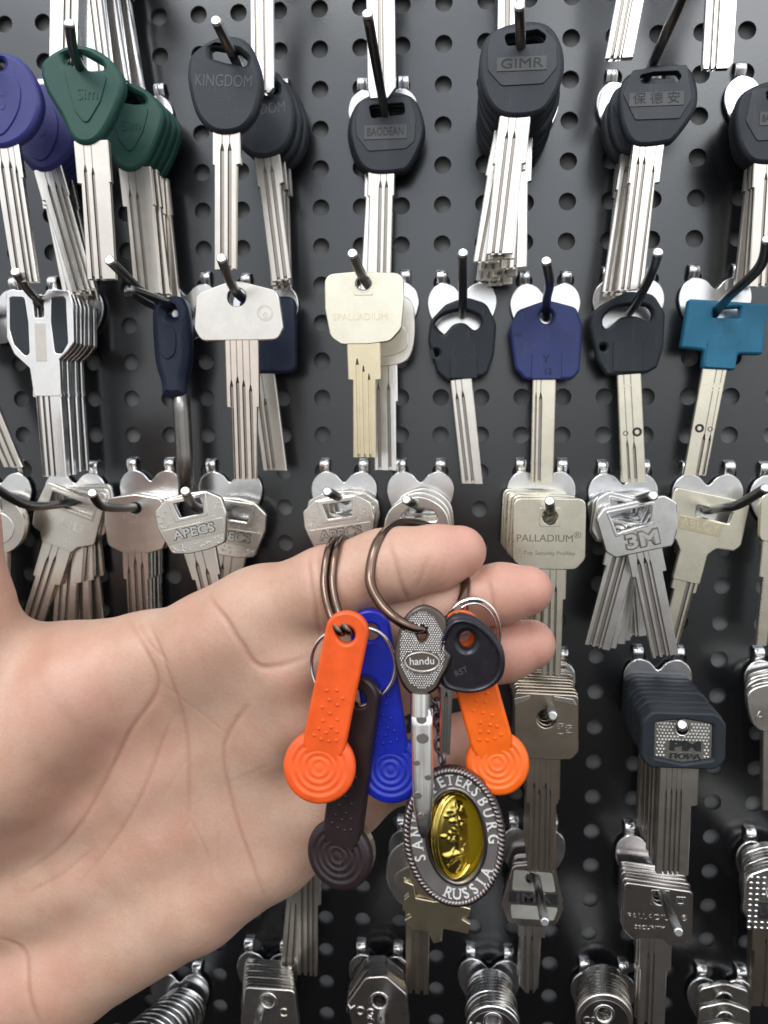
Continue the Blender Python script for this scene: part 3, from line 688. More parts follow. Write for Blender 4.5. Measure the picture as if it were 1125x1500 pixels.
# ================================================================ ROW FIVE
k = Key('metal_key', (612, 1248), 18, 'oval nickel key bow showing left of the oval medallion')
k.plate([smoothloop([(566, 1285), (575, 1245), (612, 1226), (650, 1245), (658, 1290), (640, 1325), (612, 1334), (580, 1322)]), ell(612, 1248, 9)], 'nickel', 2.4, .5)
k.plate([smoothloop([(578, 1285), (612, 1265), (645, 1285), (632, 1318), (595, 1318)])], 'nickel_dull', .4, .2, 'inset', z=1.2)
k.blade(612, 1, [(1330, -18, 18), (1468, -17, 16)], [(-6, 5, 1350), (6, 6, 1352)], 'bronze')
hook(645, 1212, (610, 1290, 30), 'oval key behind the medallion')
k = Key('lever_key', (640, 1270), 30, 'brass double-bitted key behind the medallion')
k.plate([ell(640, 1285, 40, 34), ell(640, 1270, 9)], 'brass', 2.4, .4)
k.plate([rp([(590, 1290), (606, 1296), (610, 1316), (636, 1320), (650, 1318), (690, 1328), (688, 1340), (676, 1344), (690, 1352), (686, 1368), (650, 1362), (648, 1382), (636, 1386), (628, 1368), (606, 1366), (592, 1352), (604, 1344), (590, 1336), (592, 1320), (600, 1312)], 2)], 'brass', 3.0, .3, 'blade')
k = Key('metal_key', (778, 1284), 16, 'key with pale bands and a dark lettered stripe at lower right')
k.plate([rp([(750, 1266, 10), (780, 1261, 30), (810, 1268, 10), (826, 1330, 8), (816, 1354, 8), (795, 1360, 5), (765, 1360, 5), (744, 1354, 8), (734, 1328, 8)], 8), ell(778, 1284, 8)], 'pewter', 2.4, .4)
k.plate([rp([(752, 1272), (808, 1274), (814, 1304), (750, 1304)], 4), ell(778, 1284, 9)], 'frost', .4, .12, 'pale_band', z=1.15)
k.plate([rp([(748, 1326), (818, 1328), (812, 1348), (750, 1348)], 4)], 'frost', .4, .12, 'pale_band', z=1.15)
k.plate([rp([(746, 1306), (816, 1307), (818, 1324), (745, 1323)], 1)], 'ink', .3, .1, 'name_band', z=1.12); k.text('JMA', 781, 1315, 14, 'silver', z=1.35, th=.3, w=56, bold=.12)
k.blade(779, 0, [(1354, -19, 21), (1376, -19, 21), (1376, -16, 15), (1455, -16, 13), (1467, -6, 6)], [(-8, 5, 1374), (2, 6, 1374)], 'nickel_dull')
stack(k, 2, (779, 1272, 7), 'pair of band-headed keys', angs=[2])
hook(810, 1209, (798, 1351, 52), 'pair of band-headed keys', base=(781, 1262))
k = Key('metal_key', (966, 1313), 24, 'frontmost clear-lacquered square key at lower right')
k.plate([rp([(912, 1290), (1014, 1300), (1015, 1372), (1000, 1388), (980, 1388), (975, 1378), (940, 1378), (930, 1384), (912, 1366)], 9), ell(966, 1313, 10)], 'pewter', 2.4, .4)
frame_hole(k, 966, 1313, 28, 26, 11, 'nickel'); k.plate([rect(989, 1309, 1003, 1322, 1), rect(992, 1314, 1000, 1319, 1)], 'silver', .3, .1, 'stamp', z=1.15)
k.text('PALLADIUM', 955, 1344, 9, 'silver', z=1.25, th=.2, w=72); k.text('®', 1002, 1343, 9, 'nickel', z=1.25, th=.2); k.text('SECURITY', 952, 1361, 6, 'silver', z=1.25, th=.2, w=44)
k.blade(962, 0, [(1376, -24, 24), (1428, -24, 24), (1428, -22, 18), (1520, -22, 18)], [(-10, 5, 1400), (-2, 3, 1400)], 'nickel_dull')
stack(k, 6, (958, 1284, 7), 'stack of lacquered square keys', jit=.8)
hook(980, 1219, (994, 1366, 54), 'stack of lacquered square keys', base=(953, 1270))
k = Key('metal_key', (1132, 1304), 34, 'frontmost round waffle-textured key at the lower right edge')
k.plate([rp([(1090, 1280, 20), (1132, 1262, 40), (1178, 1280, 20), (1180, 1350, 20), (1150, 1368, 10), (1112, 1368, 14), (1088, 1340, 20)], 10), ell(1132, 1304, 10)], 'nickel', 2.4, .5)
bm = bmesh.new()
for i in range(9):
    for j in range(10):
        x, y = 1098+i*9.5, 1283+j*9
        if (x-1132)**2+(y-1304)**2 < 230 or (1318 < y < 1348 and 1108 < x): continue
        bmesh.ops.create_icosphere(bm, subdivisions=1, radius=.85*MM, matrix=Matrix.Translation(Vector(((x-1132)/k.s, -1.1, -(y-1304)/k.s))*MM) @ Matrix.Diagonal((1, .5, 1, 1)))
link('waffle_dots', bm_mesh('waffle_dots', bm), 'silver', k.root)
k.plate([rect(1110, 1320, 1160, 1348, 2)], 'ink', .4, .1, 'name_band', z=1.15); k.text('LUX', 1130, 1334, 15, 'silver', z=1.45, th=.2)
k.blade(1124, 0, [(1364, -20, 20), (1400, -19, 19), (1400, -15, 15), (1492, -15, 15)], [(0, 5, 1380)], 'bronze')
stack(k, 8, (1124, 1266, 6), 'stack of waffle-textured keys', jit=1)
hook(1158, 1228, (1190, 1390, 54), 'stack of waffle-textured keys', base=(1128, 1268))

# ================================================================ ROW SIX (cut by the bottom edge)
def low(hole, dep, back, out, hole_r, mat, label, desc, n, hk, tip, txts=(), inner=None, jit=1.0, bev=.4, angs=None):
    k = Key('metal_key', hole, dep, label)
    k.plate([out, ell(hole[0], hole[1], hole_r)], mat, 2.4, bev)
    if inner: k.plate([inner, ell(hole[0], hole[1], hole_r*1.2)], 'gun', .4, .15, 'inset', z=1.12)
    k.plate([ell(hole[0], hole[1], hole_r*1.45), ell(hole[0], hole[1], hole_r*1.05)], 'silver', .5, .2, 'hole_rim', z=1.2)
    for t in txts: k.text(t[0], t[1], t[2], t[3], t[4] if len(t) > 4 else 'silver', z=1.4, th=.3, rot=t[5] if len(t) > 5 else 0)
    by = max(p[1] for p in out)
    k.blade(hole[0], 0, [(by-4, -18, 18), (by+40, -18, 18), (by+40, -15, 15), (by+150, -14, 14)], [(-5, 5, by+10), (5, 5, by+10)], 'nickel_dull')
    if n > 1: stack(k, n, back, desc, jit=jit, angs=angs)
    hook(hk[0], hk[1], tip, desc, base=(back[0], back[1]-6))
low((188, 1528), 48, (268, 1462, 6), ell(188, 1548, 38, 36), 9, 'silver', 'frontmost round silver key cascading from under the wrist', 'cascade of round silver keys', 12, (292, 1420), (178, 1540, 60), jit=2)
low((394, 1463), 34, (392, 1424, 6), rp([(360, 1444, 8), (432, 1444, 8), (440, 1520, 12), (420, 1560, 10), (370, 1560, 10), (352, 1520, 12)], 8), 9, 'nickel', 'frontmost flat-topped nickel key below the palm', 'stack of flat-topped nickel keys', 9, (420, 1390), (372, 1530, 54), [('C', 415, 1480, 13, 'nickel_dull')], jit=.8)
low((556, 1463), 32, (556, 1434, 6), rp([(508, 1472, 8), (536, 1428, 14), (566, 1424, 14), (596, 1450, 12), (600, 1500, 10), (580, 1540, 10), (525, 1540, 10)], 8), 10, 'pewter', 'frontmost shield-shaped key with punched letters at the bottom edge', 'stack of shield-shaped keys', 9, (585, 1394), (560, 1540, 54), [('MOG', 528, 1481, 13, 'silver', 8), ('D', 543, 1497, 13, 'silver', 8)], jit=1.2)
low((722, 1492), 40, (718, 1440, 6), ell(722, 1506, 40, 38), 10, 'silver', 'frontmost round silver key at the bottom edge below the medallion', 'stack of round keys below the medallion', 11, (746, 1400), (728, 1570, 54), [('AD', 696, 1503, 12), ('C', 748, 1510, 12)], ell(722, 1506, 32, 30), jit=2)
low((884, 1482), 34, (884, 1440, 6), ell(885, 1492, 42, 42), 11, 'nickel', 'frontmost round dark-faced key below the lacquered square keys', 'stack of dark-faced round keys', 10, (913, 1420), (895, 1560, 54), [('CS', 862, 1494, 12)], ell(885, 1494, 35, 35), jit=2)
low((1062, 1520), 30, (1058, 1462, 5), rp([(1022, 1502, 10), (1062, 1490, 30), (1100, 1502, 10), (1104, 1560, 10), (1020, 1560, 10)], 8), 10, 'nickel', 'nickel key just showing at the bottom right edge', 'nickel keys at the bottom right edge', 3, (1085, 1428), (1085, 1590, 54), jit=2)
# ================================================================ the bunch held on the fingers
def fob(name, hole, dep, disc, w, dr, mat, label, tiltb=0, twist=0, th=2.6, bend=10, rim=None, group='plastic key fobs on the rings'):
    """touch-key fob: flat strap with a hole, bent into a round ridged pad"""
    dx, dy = disc[0]-hole[0], disc[1]-hole[1]; Lp = math.hypot(dx, dy)
    ang = math.degrees(math.atan2(-dx, dy))
    k = Key(name, hole, dep, label, 'key fob', group, local=True, ang=ang, tilt=tiltb, twist=twist)
    top = [(w*math.cos(a), -6+w*.92*math.sin(a)) for a in [math.pi+math.pi*i/16 for i in range(17)]]
    y1 = Lp-dr*.72
    out = top+[(w*1.0, y1*.5), (w*1.02, y1-6), (w*.99, y1+6), (w*.8, y1+dr*.5), (-w*.8, y1+dr*.5), (-w*.99, y1+6), (-w*1.02, y1-6), (-w*1.0, y1*.5)]
    me = curve_mesh([k.L(out), k.L(ell(0, 0, 13))], th, .7)
    bm = bmesh.new(); bm.from_mesh(me); q = k.s; rn = random.Random(3)
    spots = [(-.42, .52), (.1, .5), (.5, .56), (-.2, .6), (.3, .63), (-.5, .68), (0, .72), (.45, .76), (-.3, .8), (.2, .84)]
    for a, c in spots+[(-.62, .95), (-.2, .97), (.25, .97), (.62, .95), (0, .9), (-.45, .88), (.55, .87)]:
        bmesh.ops.create_icosphere(bm, subdivisions=2, radius=.5*MM, matrix=Matrix.Translation(Vector((a*w*.85/q, -th/2+.12, -(c*y1)/q))*MM))
    me2 = bm_mesh('strap', bm); bpy.data.meshes.remove(me)
    link('strap', me2, mat, k.root)
    R = dr/q; prof = []
    prof += [(0, 1.75), (R*.10, 1.72)]
    for i in range(4):
        r0 = R*(.16+.185*i); prof += [(r0, 1.55), (r0+R*.04, 1.82), (r0+R*.09, 1.83), (r0+R*.14, 1.55)]
    prof += [(R*.90, 1.5), (R*.97, 1.1), (R, .4), (R*.985, -.9), (R*.93, -1.6), (0, -1.7)]
    bm = bmesh.new(); lathe(bm, prof, 56); me = bm_mesh('pad', bm)
    o = link('pad', me, mat, k.root, smooth=True); o.location = Vector((0, -.2, -Lp/q))*MM; o.rotation_euler = (math.radians(-bend), 0, 0)
    if rim:
        bm = bmesh.new(); lathe(bm, [(0, -1.5), (R*.86, -1.5), (R*.9, -1.9), (R*.9, -4.6), (R*.82, -5.0), (0, -5.0)], 40)
        o2 = link('contact_can', bm_mesh('contact_can', bm), rim, o, smooth=False)
    return k
def ringobj(name, pts, r, mat, label, coils=1, gap=0, closed=True):
    C0 = sum((P(*p) for p in pts), Vector())/len(pts)
    root = empty(name, C0, label, 'key ring', 'key rings')
    loop = crom([P(*p)-C0 for p in pts], 12, True)
    for i in range(coils):
        bm = bmesh.new(); off = Vector((1, 0, .15))*(gap*(i-(coils-1)/2))
        tube(bm, [p+off for p in loop], r, 10, True)
        link('coil', bm_mesh('coil', bm), mat, root, smooth=True)
    return root
ringobj('key_ring', [(481, 850, 102.5), (488, 892, 106), (505, 926, 108), (513, 905, 99), (513, 860, 82), (509, 818, 80), (499, 789, 88), (487, 806, 98)], 1.05, 'ring', 'bronze-toned split ring looped over the index finger holding the left orange fob', 2, 2.2)
ringobj('key_ring', [(542, 845, 103), (556, 882, 106), (585, 910, 108.5), (618, 921, 107), (660, 905, 101), (681, 865, 95), (676, 815, 82), (640, 778, 77), (592, 766, 86), (556, 790, 98)], 1.35, 'ring', 'large dark steel ring around the index finger with the silver key on it')
ringobj('key_ring', [(456, 972, 101), (470, 1012, 102), (517, 1036, 102), (563, 1014, 102), (579, 975, 102), (560, 930, 102), (515, 918, 103), (470, 935, 102)], .55, 'chrome', 'thin shiny wire ring behind the left orange fob', 1)
fob('key_fob', (508, 929), 107.5, (467, 1129), 31.5, 54, 'orange', 'bright orange plastic fob with ridged round pad, leftmost on the rings', tiltb=0)
fob('key_fob', (543, 925), 99.5, (573, 1130), 30, 50, 'cobalt', 'cobalt blue plastic fob behind the orange one', tiltb=0)
fob('key_fob', (528, 1022), 102.5, (494, 1267), 30, 53, 'brown', 'dark brown plastic fob hanging lowest in front of the palm', twist=-18, th=3.4, bend=6, rim='nickel')
fob('key_fob', (676, 928), 101.5, (731, 1122), 31, 47, 'orange2', 'warm orange plastic fob on the right under the black oval key', bend=14)
# silver key with cross-hatched bow
k = Key('cross_hatched_key', (619, 926), 107, 'silver dimple key with cross-hatched oval bow hanging in front of the hand', group=None, tilt=-9)
o_ = smoothloop([(580, 945), (592, 905), (618, 886), (645, 896), (658, 920), (652, 945), (661, 958), (658, 975), (650, 990), (640, 1008), (622, 1017), (604, 1016), (588, 998), (579, 970)])
b_ = k.plate([o_, ell(618, 927, 7, 11)], 'pewter_dark', 3.0, .7)
bm = bmesh.new()
def inside(x, y): return ((x-619)/33)**2+((y-951)/56)**2 < 1 and ((x-619)/9)**2+((y-927)/13)**2 > 1 and ((x-619)/27)**2+((y-968)/16)**2 > 1.05
for i in range(-12, 13):
    for j in range(-18, 19):
        x, y = 619+i*3.5+(j % 2)*1.75, 951+j*3.2
        if inside(x, y): bmesh.ops.create_cone(bm, cap_ends=True, segments=4, radius1=.40*MM, radius2=.12*MM, depth=.45*MM, matrix=Matrix.Translation(Vector(((x-619)/k.s, -1.62, -(y-926)/k.s))*MM) @ Matrix.Rotation(math.radians(90), 4, 'X'))
link('cross_hatching', bm_mesh('cross_hatching', bm), 'silver', b_)
k.plate([ell(619, 968, 26, 15), ell(619, 968, 23, 12)], 'pewter', .5, .2, 'emblem_rim', b_, 1.6)
k.text('handu', 619, 967, 11, 'silver', z=1.7, th=.4, rot=-4, parent=b_)
bm = bmesh.new(); lathe(bm, [(0, 3.3), (2.5, 3.3), (2.5, -2.2), (0, -2.2)], 24)
me = bm_mesh('collar', bm); me.transform(Matrix.Rotation(math.radians(90), 4, 'X')); me.transform(Matrix.Translation(Vector((-.3, 0, -(1027-926)/k.s))*MM))
link('collar', me, 'chrome', k.root, smooth=False)
q = k.s; bm = bmesh.new(); rows = []
for y, hw, hd in ((1036, 2.75, 1.7), (1060, 2.75, 1.7), (1100, 2.7, 1.65), (1140, 2.65, 1.6), (1176, 2.5, 1.5), (1184, 2.2, 1.4), (1200, 1.9, 1.25), (1213, 1.2, 1.0), (1221, .5, .6)):
    row = []
    for a in range(28):
        t = 2*math.pi*a/28; ca, sa = math.cos(t), math.sin(t)
        x = hw*math.copysign(abs(ca)**.72, ca); d = hd*math.copysign(abs(sa)**.8, sa)
        if sa > .5 and y > 1092 and abs(x-.3) < .75: d -= .45
        row.append(bm.verts.new(Vector((x+(y-1030)*.026/q*1.0, -d, -(y-926)/q))*MM))
    rows.append(row)
for a, c in zip(rows, rows[1:]):
    for n_ in range(28): bm.faces.new((a[n_], a[(n_+1) % 28], c[(n_+1) % 28], c[n_]))
bm.faces.new(rows[0]); bm.faces.new(rows[-1])
bl_ = link('blade', bm_mesh('blade', bm), 'chrome', k.root, smooth=True)
for y, w, dx in ((1050, 8, 0), (1077, 9, 1), (1158, 6, -7), (1132, 5, 8), (1188, 6, -3), (1112, 5, -8)):
    k.plate([ell(619+dx+(y-1030)*.026, y, w, w*.85, 20)], 'gun', .3, .12, 'dimple', bl_, z=1.62)
# black oval-headed key with silver shank
k = Key('plastic_head_key', (676, 920), 106, 'glossy black oval-headed key on the large ring')
o_ = smoothloop([(645, 925), (662, 900), (690, 900), (720, 922), (738, 952), (738, 985), (722, 1006), (695, 1016), (665, 1014), (646, 1002), (640, 960)])
b_ = k.plate([o_, ell(684, 936, 11, 13)], 'black_gloss', 4.4, 1.3)
cx_, cy_ = 690, 958
o2_ = [(cx_+(x-cx_)*.80, cy_+(y-cy_)*.80) for x, y in o_]; o3_ = [(cx_+(x-cx_)*.62, cy_+(y-cy_)*.62) for x, y in o_]
k.plate([[(cx_+(x-cx_)*.93, cy_+(y-cy_)*.93) for x, y in o_], o2_], 'black_gloss', 1.6, .7, 'raised_rim', b_, 2.5)
k.text('RST', 676, 982, 9, 'letter_dark', z=2.25, parent=b_, rot=-25)
k.blade(655, -2, [(1005, -9, 9), (1112, -8, 8)], [(0, 5, 1015)], 'chrome', th=2.2)
# silver disc, coral fob behind
k = Key('disc_tag', (676, 890), 98.6, 'round silver metal disc tag behind the black oval key', 'tag', tilt=7, twist=14)
k.plate([ell(692, 935, 47, 62, 40), ell(676, 890, 7)], 'chrome', 1.8, .5, 'disc'); k.plate([ell(692, 935, 40, 54, 40), ell(692, 935, 37, 51, 40)], 'silver', .4, .15, 'engraved_rim', z=.95)
# chain
C0 = P(640, 1040, 103); ch = empty('chain', C0, 'short dark link chain joining the medallion to the ring', 'chain')
pts = [(630, 985, 99), (634, 1005, 101), (640, 1026, 103), (641, 1046, 103), (645, 1064, 103), (645, 1082, 103), (646, 1100, 103.5), (648, 1118, 104)]
for i, (a, c) in enumerate(zip(pts, pts[1:])):
    A, Bq = P(*a), P(*c); m = (A+Bq)/2-C0; d = (Bq-A); ln = d.length*.68; d.normalize()
    s_ = Vector((1, 0, 0)) if i % 2 else Vector((.45, -.9, 0)); s_ = (s_-d*s_.dot(d)).normalized()
    bm = bmesh.new(); tube(bm, [m+d*ln*math.cos(t)+s_*1.35*math.sin(t) for t in [2*math.pi*j/16 for j in range(16)]], .52, 7, True)
    link('chain_link', bm_mesh('chain_link', bm), 'gun', ch, smooth=True)
# medallion
k = Key('medallion', (650, 1128), 104, 'oval city souvenir medallion with rope rim and golden spinning centre', 'keychain', local=False, ang=-4)
cx, cy, rx, ry = 659, 1228, 73, 106
k.plate([ell(cx, cy, rx-6, ry-6, 64), ell(cx+3, cy-1, 42, 72, 48)], 'enamel', 3.0, .4, 'enamel_ring')
q = k.s
def lm(x, y, z): return Vector(((x-650)/q, -z, -(y-1128)/q))
bm = bmesh.new(); NR = 88
for i in range(NR):
    a = 2*math.pi*i/NR; a2 = a+.085
    p0 = lm(cx+(rx-8)*math.cos(a), cy+(ry-8)*math.sin(a), .6); p2 = lm(cx+rx*math.cos(a2), cy+ry*math.sin(a2), .6); p1 = (p0+p2)/2+Vector((0, -1.15, 0))
    tube(bm, crom([p0, p1, p2], 4), [.45, .62, .7, .72, .72, .72, .7, .62, .45], 7)
link('rope_rim', bm_mesh('rope_rim', bm), 'gun', k.root, smooth=True)
bm = bmesh.new(); tube(bm, [lm(cx+(rx-4)*math.cos(t), cy+(ry-4)*math.sin(t), 0) for t in [2*math.pi*j/64 for j in range(64)]], 1.15, 8, True)
link('rim_core', bm_mesh('rim_core', bm), 'gun', k.root, smooth=True)
bm = bmesh.new(); tube(bm, [lm(cx+3+43*math.cos(t), cy-1+73*math.sin(t), 1.0) for t in [2*math.pi*j/56 for j in range(56)]], .8, 8, True)
link('inner_rim', bm_mesh('inner_rim', bm), 'gun', k.root, smooth=True)
k.plate([ell(cx+3, cy-1, 41, 71, 48)], 'amber', .6, .1, 'back_plate', z=-1.4)
# letters along the oval
SERIF = {'A': ((.04, 0), (.96, 0)), 'N': ((.08, 0), (.08, 1), (.92, 1)), 'K': ((.1, 0), (.1, 1), (.9, 0), (.88, 1)), 'T': ((.5, 0),), 'P': ((.12, 0),), 'R': ((.12, 0), (.94, 0)), 'U': ((.1, 1), (.9, 1)), 'I': ((.5, 0), (.5, 1))}
def arc_letters(s, a0, a1, flip=False, size=17):
    meshes = []; n = len(s); bm = bmesh.new()
    for i, c in enumerate(s):
        if c == ' ': continue
        t = math.radians(a0+(a1-a0)*i/(n-1)); ex, ey = 55.5, 88
        x, y = cx+1.5+ex*math.cos(t), cy-.5+ey*math.sin(t)
        tx, ty = -ex*math.sin(t), ey*math.cos(t)
        if flip: tx, ty = -tx, -ty
        rot = math.degrees(math.atan2(ty, tx))
        me = text_mesh(c, size/q*1.38, .3, .86, .04)
        xs = [v.co.x for v in me.vertices]; zs = [v.co.z for v in me.vertices]; x0_, x1_, z0_, z1_ = min(xs), max(xs), min(zs), max(zs)
        bl_ = bmesh.new(); bl_.from_mesh(me)
        for u, v in SERIF.get(c, ()):   # bracket serifs on the stem ends
            xx = x0_+(x1_-x0_)*u; zz = z0_ if v == 0 else z1_
            bmesh.ops.create_cube(bl_, size=1, matrix=Matrix.Translation((xx, 0, zz+(.09 if v == 0 else -.09)*MM)) @ Matrix.Diagonal((.95*MM, .29*MM, .2*MM, 1)))
        bl_.to_mesh(me); bl_.free()
        me.transform(Matrix.Rotation(math.radians(rot), 4, 'Y')); me.transform(Matrix.Translation(lm(x, y, 1.62)*MM))
        bm.from_mesh(me); bpy.data.meshes.remove(me)
    return link('lettering', bm_mesh('lettering', bm), 'white', k.root)
arc_letters('SANKT PETERSBURG', 160, 360+2)
arc_letters('RUSSIA', 106, 38, True)
# golden spinner, turned on its upright axis
sp = k.plate([ell(cx-1, cy, 39, 66, 44)], 'gold', 1.6, .6, 'spinner')
c0 = lm(cx-1, cy, 0)*MM
sp.data.transform(Matrix.Translation(-c0)); sp.location = c0; sp.rotation_euler = (0, 0, math.radians(38))
def rel(loops, mat, th, z, name):
    me = curve_mesh([[((x-(cx-1))/q, -(y-cy)/q) for x, y in l] for l in loops], th, th*.4)
    me.transform(Matrix.Translation((0, -z*MM, 0))); return link(name, me, mat, sp)
rel([ell(cx-1, cy, 38, 65, 44), ell(cx-1, cy, 34, 60, 44)], 'gold', 1.0, 1.0, 'raised_rim')
rel([ell(cx-1, cy, 33, 59, 44)], 'amber', .3, .85, 'field')
bm = bmesh.new(); rn = random.Random(11); NG = 60; blobs = []
for _ in range(70):
    bx, by = rn.gauss(0, .28), rn.uniform(-.75, .7); blobs.append((bx, by, rn.uniform(-.9, .9), rn.uniform(.025, .06), rn.uniform(.08, .25), rn.uniform(.3, .8)))
blobs += [(0, -.1, 1.57, .09, .7, 1.0), (-.05, .42, .1, .12, .6, .9), (.1, .1, .25, .1, .45, .7)]
grid = {}
for i in range(NG+1):
    for j in range(NG+1):
        u, v = (i/NG*2-1), (j/NG*2-1); m = math.sqrt(max(0, 1-v*v/2)); m2 = math.sqrt(max(0, 1-u*u/2)); x, y = u*m, v*m2
        h = .25+.5*(1-x*x-y*y)
        for bx, by, a, sw, sl, amp in blobs:
            dx, dy = (x-bx)*.6, y-by; p_, r_2 = dx*math.cos(a)+dy*math.sin(a), -dx*math.sin(a)+dy*math.cos(a)
            h = max(h, h*.35+amp*1.1*math.exp(-(p_/sl)**2-(r_2/sw)**2)) if (x*x+y*y) < .8 else h
        grid[i, j] = bm.verts.new(Vector((x*33/q, -.9-h*min(1, 3*(1.02-x*x-y*y)), -y*59/q))*MM)
for i in range(NG):
    for j in range(NG): bm.faces.new((grid[i, j], grid[i+1, j], grid[i+1, j+1], grid[i, j+1]))
me = bm_mesh('cast_relief', bm)
if sum(p.normal.y for p in me.polygons) > 0: me.flip_normals()
link('cast_relief', me, 'gold', sp, smooth=True)
# ================================================================ the hand
def hand():
    sk = 5.4
    def chain(pts): return [(P(x, y, d), r) for x, y, d, r in pts]
    palm = [
        [(-220, 1010, 66, 22), (100, 992, 70, 16.6), (215, 970, 74, 14.6), (310, 947, 77, 14.6), (372, 905, 82, 13)],
        [(-220, 1130, 66, 22), (150, 1060, 69, 15.5), (390, 990, 75, 13)],
        [(-220, 1250, 64, 22), (150, 1160, 67, 15), (400, 1065, 77, 12.5)],
        [(-220, 1370, 62, 22), (150, 1270, 67, 15), (410, 1140, 75.5, 12.5)],
        [(-220, 1500, 62, 24), (100, 1424, 68, 16.5), (285, 1312, 70, 16), (395, 1240, 72, 14.5), (505, 1170, 76, 11.5)],
        [(-130, 1230, 70, 24), (10, 1110, 80, 20), (120, 1010, 79, 15)],
        [(-40, 1050, 76, 22), (-72, 900, 82, 17.5), (-84, 770, 84, 14.5), (-110, 600, 84, 13)],
        [(-220, 1600, 56, 30), (-60, 1500, 60, 24), (40, 1480, 62, 18)],
        [(-420, 1560, 50, 30), (-220, 1450, 56, 30)],
    ]
    fingers = [
        [(320, 940, 79, 13), (400, 892, 86, 11.6), (480, 861, 90.5, 11.1), (560, 829, 92, 9.5), (590, 825, 92, 9.2), (640, 817, 91.5, 8.5), (674, 808, 90.5, 6.9)],
        [(350, 1010, 76, 12), (430, 968, 86.5, 11.5), (540, 925, 86, 9.6), (650, 884, 86, 8.9), (735, 869, 86, 7.9), (773, 865, 85.5, 6.7)],
        [(370, 1080, 75, 12), (450, 1040, 84, 11.2), (560, 1005, 81, 9.6), (660, 972, 79, 9), (740, 952, 79, 8.6), (777, 944, 78.5, 7.0)],
        [(390, 1185, 73, 11), (500, 1160, 78, 9.6), (590, 1128, 80, 8.8), (670, 1090, 81, 8.0), (708, 1068, 80, 6.6)],
    ]
    palm = [chain(c) for c in palm]; fingers = [chain(c) for c in fingers]
    allp = [p for c in palm+fingers for p in c]
    vx = .52
    lo = np.array([-232, -128, -225.]); hi = np.array([48, -38, 8.])
    n = ((hi-lo)/vx).astype(int)+1
    X = (lo[0]+vx*np.arange(n[0])).astype(np.float32)[:, None, None]
    Y = (lo[1]+vx*np.arange(n[1])).astype(np.float32)[None, :, None]
    Z = (lo[2]+vx*np.arange(n[2])).astype(np.float32)[None, None, :]
    def seg(a, ra, b, rb):
        d = np.array(b-a); l2 = float(d@d)
        t = ((X-a.x)*d[0]+(Y-a.y)*d[1]+(Z-a.z)*d[2])/l2
        np.clip(t, 0, 1, out=t)
        dx = X-a.x-t*d[0]; dy = Y-a.y-t*d[1]; dz = Z-a.z-t*d[2]
        return np.sqrt(dx*dx+dy*dy+dz*dz)-(ra+(rb-ra)*t)
    def smin(a, b, k):
        h = np.maximum(k-np.abs(a-b), 0)/k
        return np.minimum(a, b)-h*h*k*.25
    def chsdf(c, k):
        f = None
        for (a, ra), (b, rb) in zip(c, c[1:]):
            s = seg(a, ra, b, rb); f = s if f is None else smin(f, s, k)
        return f
    F = None
    for c in palm:
        s = chsdf(c, 4); F = s if F is None else smin(F, s, 9)
    xa, xb = P(390, 1000, 84).x, P(560, 1000, 84).x
    KF = (9-8.2*np.clip((X-xa)/(xb-xa), 0, 1)).astype(np.float32)   # webbed at the roots, free at the tips
    G = None
    for c in fingers:
        s = chsdf(c, 2.5); G = s if G is None else smin(G, s, KF)
    F = smin(F, G, 8.0)
    # surface nets
    S = F < 0
    cells = [S[i:n[0]-1+i, j:n[1]-1+j, k:n[2]-1+k] for i in (0, 1) for j in (0, 1) for k in (0, 1)]
    cnt = sum(c.astype(np.int8) for c in cells)
    act = np.argwhere((cnt > 0) & (cnt < 8))
    idx = -np.ones((n[0]-1, n[1]-1, n[2]-1), np.int32); idx[act[:, 0], act[:, 1], act[:, 2]] = np.arange(len(act))
    acc = np.zeros((len(act), 3)); num = np.zeros(len(act))
    cor = [np.array(c) for c in ((0,0,0),(1,0,0),(0,1,0),(1,1,0),(0,0,1),(1,0,1),(0,1,1),(1,1,1))]
    val = [F[act[:, 0]+c[0], act[:, 1]+c[1], act[:, 2]+c[2]].astype(float) for c in cor]
    for i in range(8):
        for j in range(i+1, 8):
            if np.abs(cor[i]-cor[j]).sum() != 1: continue
            m = (val[i] < 0) != (val[j] < 0)
            t = np.where(m, val[i]/np.where(m, val[i]-val[j], 1), 0)
            acc += np.where(m[:, None], cor[i]+t[:, None]*(cor[j]-cor[i]), 0); num += m
    V = lo+vx*(act+acc/num[:, None])
    quads = []
    for ax in range(3):
        o1, o2 = [(1, 2), (2, 0), (0, 1)][ax]
        sl0 = [slice(None)]*3; sl1 = [slice(None)]*3; sl0[ax] = slice(0, -1); sl1[ax] = slice(1, None)
        A, Bs = S[tuple(sl0)], S[tuple(sl1)]
        for flip in (0, 1):
            e = np.argwhere((A & ~Bs) if not flip else (~A & Bs))
            e = e[(e[:, o1] > 0) & (e[:, o2] > 0) & (e[:, o1] < n[o1]-1) & (e[:, o2] < n[o2]-1)]
            def at(d1, d2):
                q = e.copy(); q[:, o1] -= d1; q[:, o2] -= d2; return idx[q[:, 0], q[:, 1], q[:, 2]]
            qd = np.stack([at(1, 1), at(0, 1), at(0, 0), at(1, 0)], 1)
            quads.append(qd[:, ::-1] if flip else qd)
    Q = np.concatenate(quads); Q = Q[(Q >= 0).all(1)]
    # normals
    fn = np.cross(V[Q[:, 2]]-V[Q[:, 0]], V[Q[:, 3]]-V[Q[:, 1]])
    vn = np.zeros_like(V)
    for k in range(4): np.add.at(vn, Q[:, k], fn)
    vn /= np.linalg.norm(vn, axis=1)[:, None]+1e-9
